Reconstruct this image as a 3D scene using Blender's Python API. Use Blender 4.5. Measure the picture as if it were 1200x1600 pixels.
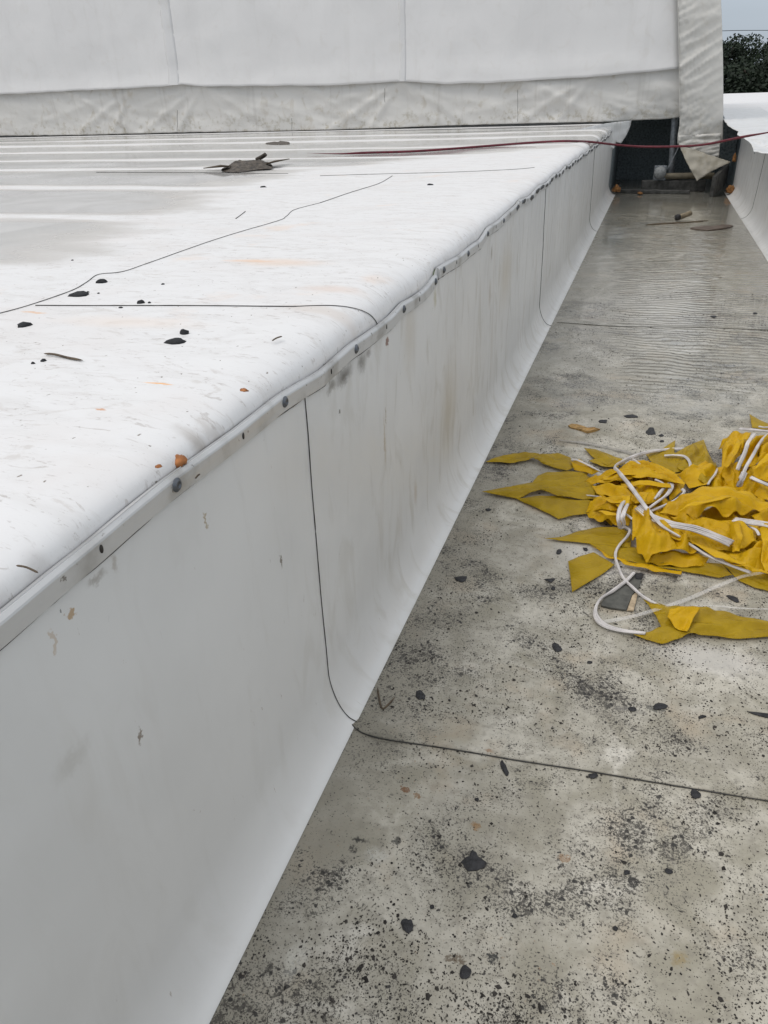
import bpy, bmesh, math, random
from mathutils import Vector, Matrix, noise, geometry
random.seed(7)
for o in list(bpy.data.objects): bpy.data.objects.remove(o)
SC = bpy.context.scene; COL = SC.collection
# ------------------------------------------------------------------ camera
H = 1.5; FPX = 1175.0
AX = Vector((0.9509617, 0.3079137, -0.0293409)); AY = Vector((-0.1236524, 0.4654017, 0.8764196)); AZ = Vector((0.2835170, -0.8298134, 0.4806535))
cd = bpy.data.cameras.new('camera'); cam = bpy.data.objects.new('camera', cd); COL.objects.link(cam)
cd.sensor_fit = 'VERTICAL'; cd.sensor_height = 36.0; cd.sensor_width = 27.0; cd.lens = 36.0*FPX/1600.0
cd.clip_start = .02; cd.clip_end = 2000
cam.matrix_world = Matrix(((AX.x, AY.x, AZ.x, 0), (AX.y, AY.y, AZ.y, 0), (AX.z, AY.z, AZ.z, H), (0, 0, 0, 1)))
SC.camera = cam
# ------------------------------------------------------------------ light
SUN_EL = math.radians(56); SUN_AZ = math.radians(238)      # azimuth clockwise from +Y: behind the camera
W = bpy.data.worlds.new('World'); SC.world = W; W.use_nodes = True
wn = W.node_tree.nodes; wl = W.node_tree.links; wn.clear()
sky = wn.new('ShaderNodeTexSky'); sky.sky_type = 'NISHITA'; sky.sun_disc = False
sky.sun_elevation = SUN_EL; sky.sun_rotation = SUN_AZ; sky.dust_density = 3
tc = wn.new('ShaderNodeTexCoord'); mp = wn.new('ShaderNodeMapping'); mp.inputs['Scale'].default_value = (1, 1, 4)
nz = wn.new('ShaderNodeTexNoise'); nz.inputs['Scale'].default_value = 3.2; nz.inputs['Detail'].default_value = 7
rp = wn.new('ShaderNodeValToRGB'); rp.color_ramp.elements[0].position = .3; rp.color_ramp.elements[1].position = .75
rp.color_ramp.elements[0].color = (.88, .88, .89, 1); rp.color_ramp.elements[1].color = (1.08, 1.08, 1.07, 1)
mx = wn.new('ShaderNodeMix'); mx.data_type = 'RGBA'; mx.inputs['Factor'].default_value = .82
bg = wn.new('ShaderNodeBackground'); bg.inputs['Strength'].default_value = .118; wo = wn.new('ShaderNodeOutputWorld')
wl.new(tc.outputs['Generated'], mp.inputs['Vector']); wl.new(mp.outputs['Vector'], nz.inputs['Vector']); wl.new(nz.outputs['Fac'], rp.inputs['Fac'])
sx = wn.new('ShaderNodeSeparateXYZ'); wl.new(tc.outputs['Generated'], sx.inputs[0])      # overcast: three times brighter overhead than at the horizon
gr_ = wn.new('ShaderNodeMapRange'); gr_.inputs[1].default_value = 0; gr_.inputs[2].default_value = 1; gr_.inputs[3].default_value = 0; gr_.inputs[4].default_value = 1
wl.new(sx.outputs[2], gr_.inputs[0]); tint = wn.new('ShaderNodeMix'); tint.data_type = 'RGBA'; tint.blend_type = 'MULTIPLY'; tint.inputs['Factor'].default_value = 1
hz = wn.new('ShaderNodeMix'); hz.data_type = 'RGBA'; hz.inputs[6].default_value = (3.5, 4.05, 4.75, 1); hz.inputs[7].default_value = (10.35, 10.3, 10.2, 1)
wl.new(gr_.outputs[0], hz.inputs['Factor']); wl.new(hz.outputs[2], tint.inputs[6]); wl.new(rp.outputs['Color'], tint.inputs[7])
wl.new(sky.outputs['Color'], mx.inputs['A']); wl.new(tint.outputs[2], mx.inputs['B'])
wl.new(mx.outputs['Result'], bg.inputs['Color']); wl.new(bg.outputs['Background'], wo.inputs['Surface'])
sd = bpy.data.lights.new('sun', 'SUN'); sd.energy = .8; sd.angle = math.radians(18); sd.color = (1, .965, .92)
sun = bpy.data.objects.new('sun', sd); COL.objects.link(sun)
sdir = Vector((math.sin(SUN_AZ)*math.cos(SUN_EL), math.cos(SUN_AZ)*math.cos(SUN_EL), math.sin(SUN_EL)))
sun.rotation_euler = sdir.to_track_quat('Z', 'Y').to_euler(); sun.location = sdir*30
SC.view_settings.view_transform = 'Standard'; SC.view_settings.look = 'None'
SC.view_settings.exposure = .12; SC.view_settings.gamma = 1
SC.render.resolution_x = 768; SC.render.resolution_y = 1024

# ------------------------------------------------------------------ helpers
def ray(px, py):
    a, b = px-600, 800-py
    return AX*a + AY*b - AZ*FPX
def onz(px, py, z=0.0):
    r = ray(px, py); t = (z-H)/r.z; return Vector((r.x*t, r.y*t, z))
def onx(px, py, x):
    r = ray(px, py); t = x/r.x; return Vector((x, r.y*t, H+r.z*t))
def ony(px, py, y):
    r = ray(px, py); t = y/r.y; return Vector((r.x*t, y, H+r.z*t))
def nse(x, y, z=0.0): return noise.noise(Vector((x, y, z)))
def fbm(x, y, z=0.0, o=4): return noise.fractal(Vector((x, y, z)), 1.0, 2.0, o)
def sstep(a, b, x):
    t = max(0., min(1., (x-a)/(b-a))); return t*t*(3-2*t)
def tab(T, y):
    if y <= T[0][0]: return T[0][1]
    for (a, u), (b, v) in zip(T, T[1:]):
        if y <= b: return u+(v-u)*(y-a)/(b-a)
    return T[-1][1]
def link(name, verts, faces, mat, parent=None, smooth=True, solid=0, uvs=None):
    me = bpy.data.meshes.new(name); me.from_pydata([tuple(v) for v in verts], [], faces); me.update()
    o = bpy.data.objects.new(name, me); COL.objects.link(o)
    if mat: me.materials.append(mat)
    if smooth:
        for p in me.polygons: p.use_smooth = True
    if uvs:
        l = me.uv_layers.new(name='UVMap')
        for p in me.polygons:
            for li in p.loop_indices: l.data[li].uv = uvs[me.loops[li].vertex_index]
    if solid:
        m = o.modifiers.new('thickness', 'SOLIDIFY'); m.thickness = solid; m.offset = 0
    if parent: o.parent = parent; o.matrix_parent_inverse = parent.matrix_world.inverted()
    return o
def tag(o, label=None, cat=None, group=None, kind=None):
    for k, v in (('label', label), ('category', cat), ('group', group), ('kind', kind)):
        if v: o[k] = v
    return o
def empty(name, loc, label, cat, group=None):
    o = bpy.data.objects.new(name, None); COL.objects.link(o); o.location = loc
    o.matrix_world = Matrix.Translation(Vector(loc)); o.empty_display_size = .1
    return tag(o, label, cat, group)
def grid(f, us, vs):
    V = [f(u, v) for v in vs for u in us]; n = len(us)
    F = [(j*n+i, j*n+i+1, (j+1)*n+i+1, (j+1)*n+i) for j in range(len(vs)-1) for i in range(n-1)]
    return V, F
def lin(a, b, n): return [a+(b-a)*i/(n-1) for i in range(n)]
def inpoly(p, poly):
    c = False; n = len(poly); j = n-1
    for i in range(n):
        a, b = poly[i], poly[j]
        if (a[1] > p[1]) != (b[1] > p[1]) and p[0] < (b[0]-a[0])*(p[1]-a[1])/(b[1]-a[1]+1e-12)+a[0]: c = not c
        j = i
    return c
def smoothpoly(P, sub=3, closed=True, wob=0):
    out = []; n = len(P)
    rng = range(n) if closed else range(n-1)
    for i in rng:
        p0, p1 = P[(i-1) % n] if closed or i > 0 else P[0], P[i]
        p2 = P[(i+1) % n]; p3 = P[(i+2) % n] if closed or i+2 < n else P[-1]
        for k in range(sub):
            t = k/sub
            q = [.5*((2*b)+(-a+c)*t+(2*a-5*b+4*c-d)*t*t+(-a+3*b-3*c+d)*t*t*t) for a, b, c, d in zip(p0, p1, p2, p3)]
            out.append(q)
    if not closed: out.append(list(P[-1]))
    return out
def densify(P, step):
    out = []; n = len(P)
    for i in range(n):
        a, b = P[i], P[(i+1) % n]; L = math.dist(a[:2], b[:2]); k = max(1, int(L/step))
        for j in range(k): out.append([u+(v-u)*j/k for u, v in zip(a, b)])
    return out
def fillpoly(outline, step):
    """outline: 2D list -> verts2d, tris"""
    pts = [Vector(p[:2]) for p in outline]; nb = len(pts)
    x0 = min(p.x for p in pts); x1 = max(p.x for p in pts); y0 = min(p.y for p in pts); y1 = max(p.y for p in pts)
    y = y0+step/2; r = 0
    while y < y1:
        x = x0+(step/2 if r % 2 else 0)
        while x < x1:
            if inpoly((x, y), pts):
                q = Vector((x+random.uniform(-.2, .2)*step, y+random.uniform(-.2, .2)*step))
                if all((q-p).length_squared > (.45*step)**2 for p in pts): pts.append(q)
            x += step
        y += step*.87; r += 1
    vs, _, fs, *_ = geometry.delaunay_2d_cdt(pts, [(i, (i+1) % nb) for i in range(nb)], [], 1, 1e-6)
    return vs, [tuple(f) for f in fs]
def tube(name, path, w, t, mat, parent, n=10, flute=0, twist=0, sub=6, taper=False, wob=0, seed=0):
    P = [Vector(p) for p in smoothpoly([tuple(q) for q in path], sub, closed=False)]
    V = []; F = []; N = len(P); L = 0
    for i, p in enumerate(P):
        d = (P[min(i+1, N-1)]-P[max(i-1, 0)]).normalized()
        if i: L += (P[i]-P[i-1]).length
        s = d.cross(Vector((0, 0, 1)))
        if s.length < 1e-4: s = Vector((1, 0, 0))
        s.normalize(); u = s.cross(d)
        a = twist*L + 2.2*wob*nse(L*14, seed*3.1)
        k = 1.0
        if taper: k = max(.08, min(1, min(i, N-1-i)/(N*.12)))
        k *= 1+.25*wob*nse(L*30, seed+9)
        for j in range(n):
            th = 2*math.pi*j/n; rr = 1+flute*math.cos(6*th)
            cx, cy = math.cos(th)*w/2*rr*k, math.sin(th)*t/2*rr*k
            V.append(p+s*(cx*math.cos(a)-cy*math.sin(a))+u*(cx*math.sin(a)+cy*math.cos(a)))
    for i in range(N-1):
        for j in range(n):
            F.append((i*n+j, i*n+(j+1) % n, (i+1)*n+(j+1) % n, (i+1)*n+j))
    F.append(tuple(range(n-1, -1, -1))); F.append(tuple((N-1)*n+j for j in range(n)))
    return link(name, V, F, mat, parent)
def boxv(a, b): 
    x0, y0, z0 = a; x1, y1, z1 = b
    return ([(x0,y0,z0),(x1,y0,z0),(x1,y1,z0),(x0,y1,z0),(x0,y0,z1),(x1,y0,z1),(x1,y1,z1),(x0,y1,z1)],
            [(0,3,2,1),(4,5,6,7),(0,1,5,4),(1,2,6,5),(2,3,7,6),(3,0,4,7)])
def bevel(o, w=.004, seg=2):
    m = o.modifiers.new('bevel', 'BEVEL'); m.width = w; m.segments = seg; m.limit_method = 'ANGLE'; return o

# ------------------------------------------------------------------ materials
class G:
    """tiny node graph builder"""
    def __init__(s, name, rough=.6, spec=.4):
        s.m = bpy.data.materials.new(name); s.m.use_nodes = True; s.t = s.m.node_tree; s.t.nodes.clear()
        s.o = s.t.nodes.new('ShaderNodeOutputMaterial'); s.b = s.t.nodes.new('ShaderNodeBsdfPrincipled')
        s.t.links.new(s.b.outputs[0], s.o.inputs[0]); s.b.inputs['Roughness'].default_value = rough
        s.b.inputs['Specular IOR Level'].default_value = spec
        s.tc = s.t.nodes.new('ShaderNodeTexCoord'); s.P = s.tc.outputs['Object']
    def put(s, sock, v):
        if isinstance(v, bpy.types.NodeSocket): s.t.links.new(v, sock)
        elif isinstance(v, (tuple, list)) and len(v) == 3 and sock.type == 'RGBA': sock.default_value = (*v, 1)
        else: sock.default_value = v
    def math(s, op, a, b=0., c=None, clamp=False):
        n = s.t.nodes.new('ShaderNodeMath'); n.operation = op; n.use_clamp = clamp
        s.put(n.inputs[0], a); s.put(n.inputs[1], b)
        if c is not None: s.put(n.inputs[2], c)
        return n.outputs[0]
    def map(s, v, a, b, c=0., d=1., smooth=True):
        n = s.t.nodes.new('ShaderNodeMapRange'); n.interpolation_type = 'SMOOTHSTEP' if smooth else 'LINEAR'
        for i, q in enumerate((v, a, b, c, d)): s.put(n.inputs[i], q)
        return n.outputs[0]
    def coord(s, scale=(1, 1, 1), rot=(0, 0, 0), loc=(0, 0, 0), src=None):
        n = s.t.nodes.new('ShaderNodeMapping'); s.t.links.new(src or s.P, n.inputs['Vector'])
        n.inputs['Scale'].default_value = scale; n.inputs['Rotation'].default_value = rot; n.inputs['Location'].default_value = loc
        return n.outputs[0]
    def noise(s, scale, detail=4, vec=None, dist=0., rough=.55):
        n = s.t.nodes.new('ShaderNodeTexNoise'); s.t.links.new(vec or s.P, n.inputs['Vector'])
        n.inputs['Scale'].default_value = scale; n.inputs['Detail'].default_value = detail
        n.inputs['Distortion'].default_value = dist; n.inputs['Roughness'].default_value = rough
        return n.outputs['Fac']
    def noisec(s, scale, detail=3, vec=None):
        n = s.t.nodes.new('ShaderNodeTexNoise'); s.t.links.new(vec or s.P, n.inputs['Vector'])
        n.inputs['Scale'].default_value = scale; n.inputs['Detail'].default_value = detail
        return n.outputs['Color']
    def voro(s, scale, vec=None, out='Distance', feature='F1'):
        n = s.t.nodes.new('ShaderNodeTexVoronoi'); s.t.links.new(vec or s.P, n.inputs['Vector'])
        n.inputs['Scale'].default_value = scale; n.feature = feature
        return n.outputs[out]
    def mix(s, f, a, b):
        n = s.t.nodes.new('ShaderNodeMix'); n.data_type = 'RGBA'
        s.put(n.inputs['Factor'], f); s.put(n.inputs[6], a); s.put(n.inputs[7], b); return n.outputs[2]
    def sep(s, v=None):
        n = s.t.nodes.new('ShaderNodeSeparateXYZ'); s.t.links.new(v or s.P, n.inputs[0]); return n.outputs
    def vadd(s, a, b, k):
        n = s.t.nodes.new('ShaderNodeVectorMath'); n.operation = 'MULTIPLY_ADD'
        s.put(n.inputs[0], b); n.inputs[1].default_value = k; s.put(n.inputs[2], a); return n.outputs[0]
    def blob(s, c, r, warp=None, soft=.55):
        """mask of an irregular stain or painted sheen at c with radii r"""
        m = s.t.nodes.new('ShaderNodeMapping'); m.vector_type = 'POINT'; s.t.links.new(warp or s.P, m.inputs['Vector'])
        m.inputs['Location'].default_value = tuple(-a/b for a, b in zip(c, r)); m.inputs['Scale'].default_value = tuple(1/b for b in r)
        n = s.t.nodes.new('ShaderNodeVectorMath'); n.operation = 'LENGTH'; s.t.links.new(m.outputs[0], n.inputs[0])
        return s.map(n.outputs['Value'], 1., soft, 0., 1.)
    def bump(s, h, strength=.3, dist=.01):
        n = s.t.nodes.new('ShaderNodeBump'); s.put(n.inputs['Height'], h); s.put(n.inputs['Strength'], strength)
        n.inputs['Distance'].default_value = dist
        if s.b.inputs['Normal'].is_linked: s.t.links.new(s.b.inputs['Normal'].links[0].from_socket, n.inputs['Normal'])
        s.t.links.new(n.outputs[0], s.b.inputs['Normal'])
    def set(s, **k):
        for a, v in k.items(): s.put(s.b.inputs[a.replace('_', ' ')], v)
def plain(name, col, rough=.6, metal=0, var=.25, sc=30, bump=.2, bd=.003):
    g = G(name, rough); f = g.noise(sc, 5)
    g.set(Base_Color=g.mix(g.map(f, .3, .7), tuple(c*(1-var) for c in col), tuple(min(1, c*(1+var)) for c in col)), Metallic=metal)
    g.bump(g.noise(sc*3, 4), bump, bd); return g.m

# channel floor membrane -------------------------------------------------
def m_floor():
    g = G('dirty_channel_membrane', .45, .35)
    x, y, z = g.sep()
    big = g.noise(1.7, 5, dist=.6); mid = g.noise(6.5, 6, dist=.8); fine = g.noise(38, 6); vf = g.noise(230, 3)
    col = g.mix(g.map(mid, .32, .68), (.32, .297, .232), (.56, .53, .455))
    col = g.mix(g.map(big, .35, .66, 0, .55), col, (.30, .28, .23))
    col = g.mix(g.map(g.noise(3.1, 5, g.coord(loc=(3, 1, 0)), dist=1.2), .56, .72, 0, .85), col, (.655, .625, .555))
    col = g.mix(g.map(fine, .46, .68, 0, .5), col, (.24, .22, .18))
    # brown tea tints
    col = g.mix(g.map(g.noise(4.3, 5, g.coord(loc=(9, 4, 0))), .52, .70, 0, .55), col, (.42, .34, .24))
    # dirt lies thicker beside the curb foot
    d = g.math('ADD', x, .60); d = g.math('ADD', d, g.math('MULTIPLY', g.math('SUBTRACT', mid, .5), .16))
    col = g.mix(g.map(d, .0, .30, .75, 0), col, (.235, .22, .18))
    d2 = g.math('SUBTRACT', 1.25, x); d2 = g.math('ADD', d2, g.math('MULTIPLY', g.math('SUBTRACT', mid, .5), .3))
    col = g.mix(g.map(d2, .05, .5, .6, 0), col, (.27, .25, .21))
    # pepper of fine grit, thickest where the water left it: along the curb below the heap
    bq = onz(720, 1000); band_ = g.math('MULTIPLY', g.blob((bq.x+.03, bq.y+.03, 0), (.28, .75, 1), g.vadd(g.P, g.noisec(6, 4), (.3, .3, 0)), .0), .85)
    dens = g.math('MULTIPLY', g.math('MAXIMUM', g.map(g.noise(2.1, 4, g.coord(loc=(1, 7, 0)), dist=.8), .36, .66), band_), g.map(g.noise(9, 3), .3, .62, .25, 1.))
    dens = g.math('ADD', g.math('MULTIPLY', dens, 1.15), .17)
    p1 = g.map(g.noise(170, 4, rough=.75), g.math('SUBTRACT', .64, g.math('MULTIPLY', dens, .125)), g.math('SUBTRACT', .67, g.math('MULTIPLY', dens, .125)))
    clump = g.map(g.noise(52, 7, g.coord(loc=(2, 5, 0)), dist=.6, rough=.78), g.math('SUBTRACT', .645, g.math('MULTIPLY', dens, .11)), g.math('SUBTRACT', .675, g.math('MULTIPLY', dens, .11)))
    soft = g.map(g.noise(24, 6, g.coord(loc=(6, 5, 0)), rough=.7), .5, .66)
    col = g.mix(g.math('MULTIPLY', g.math('MULTIPLY', soft, dens), .55), col, (.21, .195, .165))
    wv = g.vadd(g.P, g.noisec(40, 2), (.02, .02, .0))
    p2 = g.map(g.voro(62, wv), g.math('ADD', g.math('MULTIPLY', dens, .26), .08), g.math('ADD', g.math('MULTIPLY', dens, .18), .05))
    pick = g.sep(g.voro(62, wv, out='Color'))[0]
    p2 = g.math('MULTIPLY', p2, g.map(g.math('SUBTRACT', g.math('MULTIPLY', dens, .7), pick), .0, .01))
    wv3 = g.vadd(g.P, g.noisec(90, 2), (.010, .010, .0)); pk3 = g.sep(g.voro(140, wv3, out='Color'))[1]
    p3 = g.math('MULTIPLY', g.map(g.voro(140, wv3), .30, .18), g.map(g.math('SUBTRACT', dens, pk3), .0, .01))
    rust = g.math('MULTIPLY', g.map(g.noise(75, 5, g.coord(loc=(4, 4, 0)), rough=.7), .64, .68), g.map(g.noise(3.4, 3, g.coord(loc=(4, 9, 0))), .48, .62))
    col = g.mix(g.math('MULTIPLY', rust, .6), col, (.30, .16, .07))
    fade = g.map(y, 4.5, 8.0, 1., .35)
    col = g.mix(g.math('MULTIPLY', g.math('MULTIPLY', p1, .8), fade), col, (.045, .04, .035))
    col = g.mix(g.math('MULTIPLY', g.math('MULTIPLY', clump, .85), fade), col, (.055, .05, .043))
    col = g.mix(g.math('MULTIPLY', g.math('MULTIPLY', p3, .85), fade), col, (.04, .036, .03))
    col = g.mix(g.math('MULTIPLY', g.math('MULTIPLY', p2, .92), fade), col, (.028, .026, .024))
    # single spots with a place of their own
    wp = g.vadd(g.vadd(g.P, g.noisec(34, 3), (.030, .030, 0)), g.noisec(150, 6), (.022, .022, 0))
    off = Vector((.026, .026, 0)); mot = g.map(g.noise(130, 5, rough=.75), .38, .50, .12, 1.)
    def sp(px, py, rx, ry, c, k=.8, soft=.78):
        nonlocal col
        q = onz(px, py)+off
        col = g.mix(g.math('MULTIPLY', g.math('MULTIPLY', g.blob((q.x, q.y, 0), (rx, ry, 1), wp, soft), k), mot if max(rx, ry) < .06 else 1.), col, c)
    sp(1062, 1500, .024, .026, (.27, .19, .06), .7, .1); sp(635, 1232, .014, .012, (.16, .065, .02), .85); sp(764, 1175, .016, .012, (.26, .12, .04), .6, .2)
    sp(745, 1291, .012, .012, (.26, .13, .03), .65); sp(881, 1340, .016, .01, (.24, .12, .04), .6); sp(652, 1244, .008, .008, (.2, .1, .03), .8)
    sp(562, 1312, .026, .010, (.03, .028, .025), .95, .3); sp(553, 1326, .010, .016, (.03, .028, .025), .9, .3); sp(619, 1313, .012, .014, (.04, .04, .035), .85); sp(590, 1335, .045, .03, (.66, .65, .60), .4, .1)
    sp(712, 1498, .022, .01, (.10, .07, .04), .8); sp(990, 1378, .016, .015, (.03, .028, .025), .95); sp(768, 1495, .014, .009, (.03, .03, .028), .95)
    sp(462, 1500, .03, .055, (.60, .59, .53), .45, .2); sp(600, 1155, .05, .02, (.16, .15, .12), .6); sp(505, 1150, .06, .05, (.40, .26, .14), .35)
    sp(1025, 1107, .03, .012, (.08, .08, .07), .8); sp(985, 1110, .05, .012, (.2, .19, .17), .6); sp(950, 870, .3, .2, (.66, .64, .61), .45, .2)
    sp(1110, 1030, .22, .10, (.66, .64, .61), .5, .2); sp(940, 380, .5, .8, (.20, .195, .15), .55, .1); sp(1030, 480, .55, 2.2, (.70, .69, .66), .6, .0); sp(1120, 300, .3, 2.5, (.2, .19, .16), .5, .1)  # the long pale spot is wet-floor sheen painted into the colour
    # standing water: a wet region toward the far end
    wet = g.math('MULTIPLY', g.map(g.math('ADD', y, g.math('MULTIPLY', big, 2.2)), 4.6, 6.0), g.map(g.math('ADD', x, g.math('MULTIPLY', mid, .5)), -.45, .05, .45, 1.))
    ww = g.coord((1, 1, 1)); wob = g.vadd(g.P, g.noisec(3.5, 3), (.35, .2, 0))
    sy = g.sep(wob)
    rip = g.math('SINE', g.math('MULTIPLY', sy[1], 92.)); rip2 = g.noise(1, 3, g.coord((4, 30, 1), src=wob), rough=.6)
    rmask = g.math('MULTIPLY', g.map(g.math('ADD', y, g.math('MULTIPLY', big, 2.2)), 4.9, 6.2), g.map(y, 11.5, 9.2))
    rmask = g.math('MULTIPLY', rmask, g.math('MULTIPLY', g.map(g.math('ADD', x, g.math('MULTIPLY', big, .5)), -.1, .55), g.map(x, 1.22, .98)))
    col = g.mix(g.math('MULTIPLY', wet, .30), col, (.25, .245, .21))
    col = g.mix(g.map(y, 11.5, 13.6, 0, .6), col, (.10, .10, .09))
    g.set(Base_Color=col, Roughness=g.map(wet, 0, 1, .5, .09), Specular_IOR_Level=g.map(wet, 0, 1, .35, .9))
    g.bump(g.math('ADD', g.math('MULTIPLY', fine, .6), g.math('MULTIPLY', p2, .6)), g.map(wet, 0, 1, .35, .05), .003)
    hgt = g.math('MULTIPLY', g.math('ADD', rip, g.math('MULTIPLY', rip2, 3.0)), rmask)
    g.bump(hgt, 1.0, .0026)
    return g.m
# white deck -------------------------------------------------------------
def m_deck(puddles=True):
    g = G('white_roof_membrane', .5, .35); x, y, z = g.sep()
    n1 = g.noise(2.3, 6, dist=.7); n2 = g.noise(9, 6, g.coord((.7, 1.5, 1)), dist=1.); n3 = g.noise(60, 4)
    col = g.mix(g.map(n2, .42, .7, 0, .45), (.765, .76, .755), (.65, .635, .62))
    col = g.mix(g.map(n1, .5, .72, 0, .55), col, (.72, .69, .67))
    st = g.noise(5, 8, g.coord((1, 2.4, 1), loc=(4, 4, 0)), dist=1.5, rough=.7)
    col = g.mix(g.map(st, .56, .67, 0, .42), col, (.52, .48, .44))
    sc = g.noise(26, 6, g.coord((.6, 1.8, 1), rot=(0, 0, .3)), dist=1.2, rough=.65)
    col = g.mix(g.map(sc, .59, .67, 0, .5), col, (.42, .38, .35))
    col = g.mix(g.math('MULTIPLY', g.map(g.noise(70, 6, g.coord((.5, 1.6, 1)), dist=1., rough=.7), .57, .66), g.map(n2, .42, .62, .1, .6)), col, (.38, .34, .31))
    col = g.mix(g.map(g.noise(3, 5, g.coord(loc=(2, 8, 0))), .60, .74, 0, .4), col, (.80, .62, .50))
    pk = g.voro(42, g.vadd(g.P, g.noisec(50, 2), (.015, .03, 0))); pc = g.sep(g.voro(42, g.vadd(g.P, g.noisec(50, 2), (.015, .03, 0)), out='Color'))[1]
    col = g.mix(g.math('MULTIPLY', g.map(pk, .12, .05), g.map(pc, .62, .63)), col, (.22, .19, .16))
    rough = .5
    if puddles:
        wp = g.vadd(g.vadd(g.P, g.noisec(24, 4), (.05, .03, 0)), g.noisec(6, 2), (.05, .03, 0)); off = Vector((.05, .03, 0))
        def sp(px, py, rx, ry, c, k=.8, soft=.3):
            nonlocal col
            q = onz(px, py, 1.04)+off
            col = g.mix(g.math('MULTIPLY', g.blob((q.x, q.y, 1.04), (rx, ry, 1), wp, soft), k), col, c)
        sp(250, 594, .045, .006, (.85, .42, .12), .9); sp(440, 408, .22, .10, (.78, .55, .38), .45, .1); sp(390, 405, .12, .03, (.80, .50, .30), .5)
        sp(50, 483, .05, .012, (.75, .45, .25), .7); sp(157, 633, .02, .004, (.6, .28, .12), .8); sp(330, 660, .10, .035, (.36, .32, .28), .85, .0); sp(262, 735, .05, .02, (.42, .34, .26), .7, .0)
        sp(260, 722, .035, .012, (.42, .22, .08), .85, .2); sp(500, 480, .15, .05, (.66, .60, .55), .6); sp(100, 845, .07, .045, (.42, .39, .37), .8, .0); sp(20, 900, .05, .04, (.45, .42, .40), .7, .0)
        sp(200, 500, .3, .08, (.80, .70, .62), .5, .1); sp(520, 450, .14, .06, (.70, .55, .46), .5, .1)
        # shallow standing water between the ribs of the deck
        lo = g.noise(.9, 4, g.coord((1, .8, 1), loc=(5, 2, 0))); yy = g.math('ADD', y, g.math('MULTIPLY', g.math('SUBTRACT', lo, .5), .12))
        rg = None; lo2 = g.map(g.noise(.55, 4, g.coord((1, 3, 1), loc=(1, 9, 0))), .32, .66, .04, 1.0)
        for py_, w_ in ((336, .15), (290.5, .14), (262, .16), (249, .18), (236, .22), (225.5, .25), (219, .2)):
            c_ = onz(150, py_, 1.035).y; q_ = g.map(g.math('ABSOLUTE', g.math('SUBTRACT', yy, c_)), g.math('MULTIPLY', g.math('ADD', .55, lo2), w_*1.5), g.math('MULTIPLY', lo2, w_*.55))
            rg = q_ if rg is None else g.math('MAXIMUM', rg, q_)
        band = g.math('SUBTRACT', 1., rg)
        xe = g.math('ADD', g.math('ADD', x, g.math('MULTIPLY', g.math('MINIMUM', g.math('SUBTRACT', y, 2.5), 2.4), .28)), g.math('MULTIPLY', g.math('SUBTRACT', g.noise(1.6, 5, g.coord((1, 2.2, 1))), .5), 1.1))
        xe = g.math('SUBTRACT', xe, g.math('MULTIPLY', g.math('MAXIMUM', g.math('SUBTRACT', y, 6.0), 0.), .7))
        pm = g.math('MULTIPLY', g.math('MULTIPLY', band, g.map(xe, -1.75, -2.55)), g.map(y, 2.15, 2.35)); pm = g.math('MULTIPLY', pm, g.map(x, .5, .2))
        dirt = g.mix(g.map(n1, .35, .65), (.47, .46, .44), (.60, .59, .575))
        col = g.mix(g.math('MULTIPLY', pm, .88), col, dirt)
        rim = g.math('MULTIPLY', g.math('MULTIPLY', pm, g.math('SUBTRACT', 1., pm)), 2.2)
        col = g.mix(rim, col, (.46, .43, .39))
        g.set(Specular_IOR_Level=g.map(pm, 0, 1, .35, .5))
        rough = g.map(pm, .3, .9, .5, .09)
    g.set(Base_Color=col, Roughness=rough)
    if puddles: g.bump(g.math('ADD', n3, g.math('MULTIPLY', sc, 1.5)), g.map(pm, 0, 1, .10, .0), .003)
    else: g.bump(n3, .25, .004)
    return g.m
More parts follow.
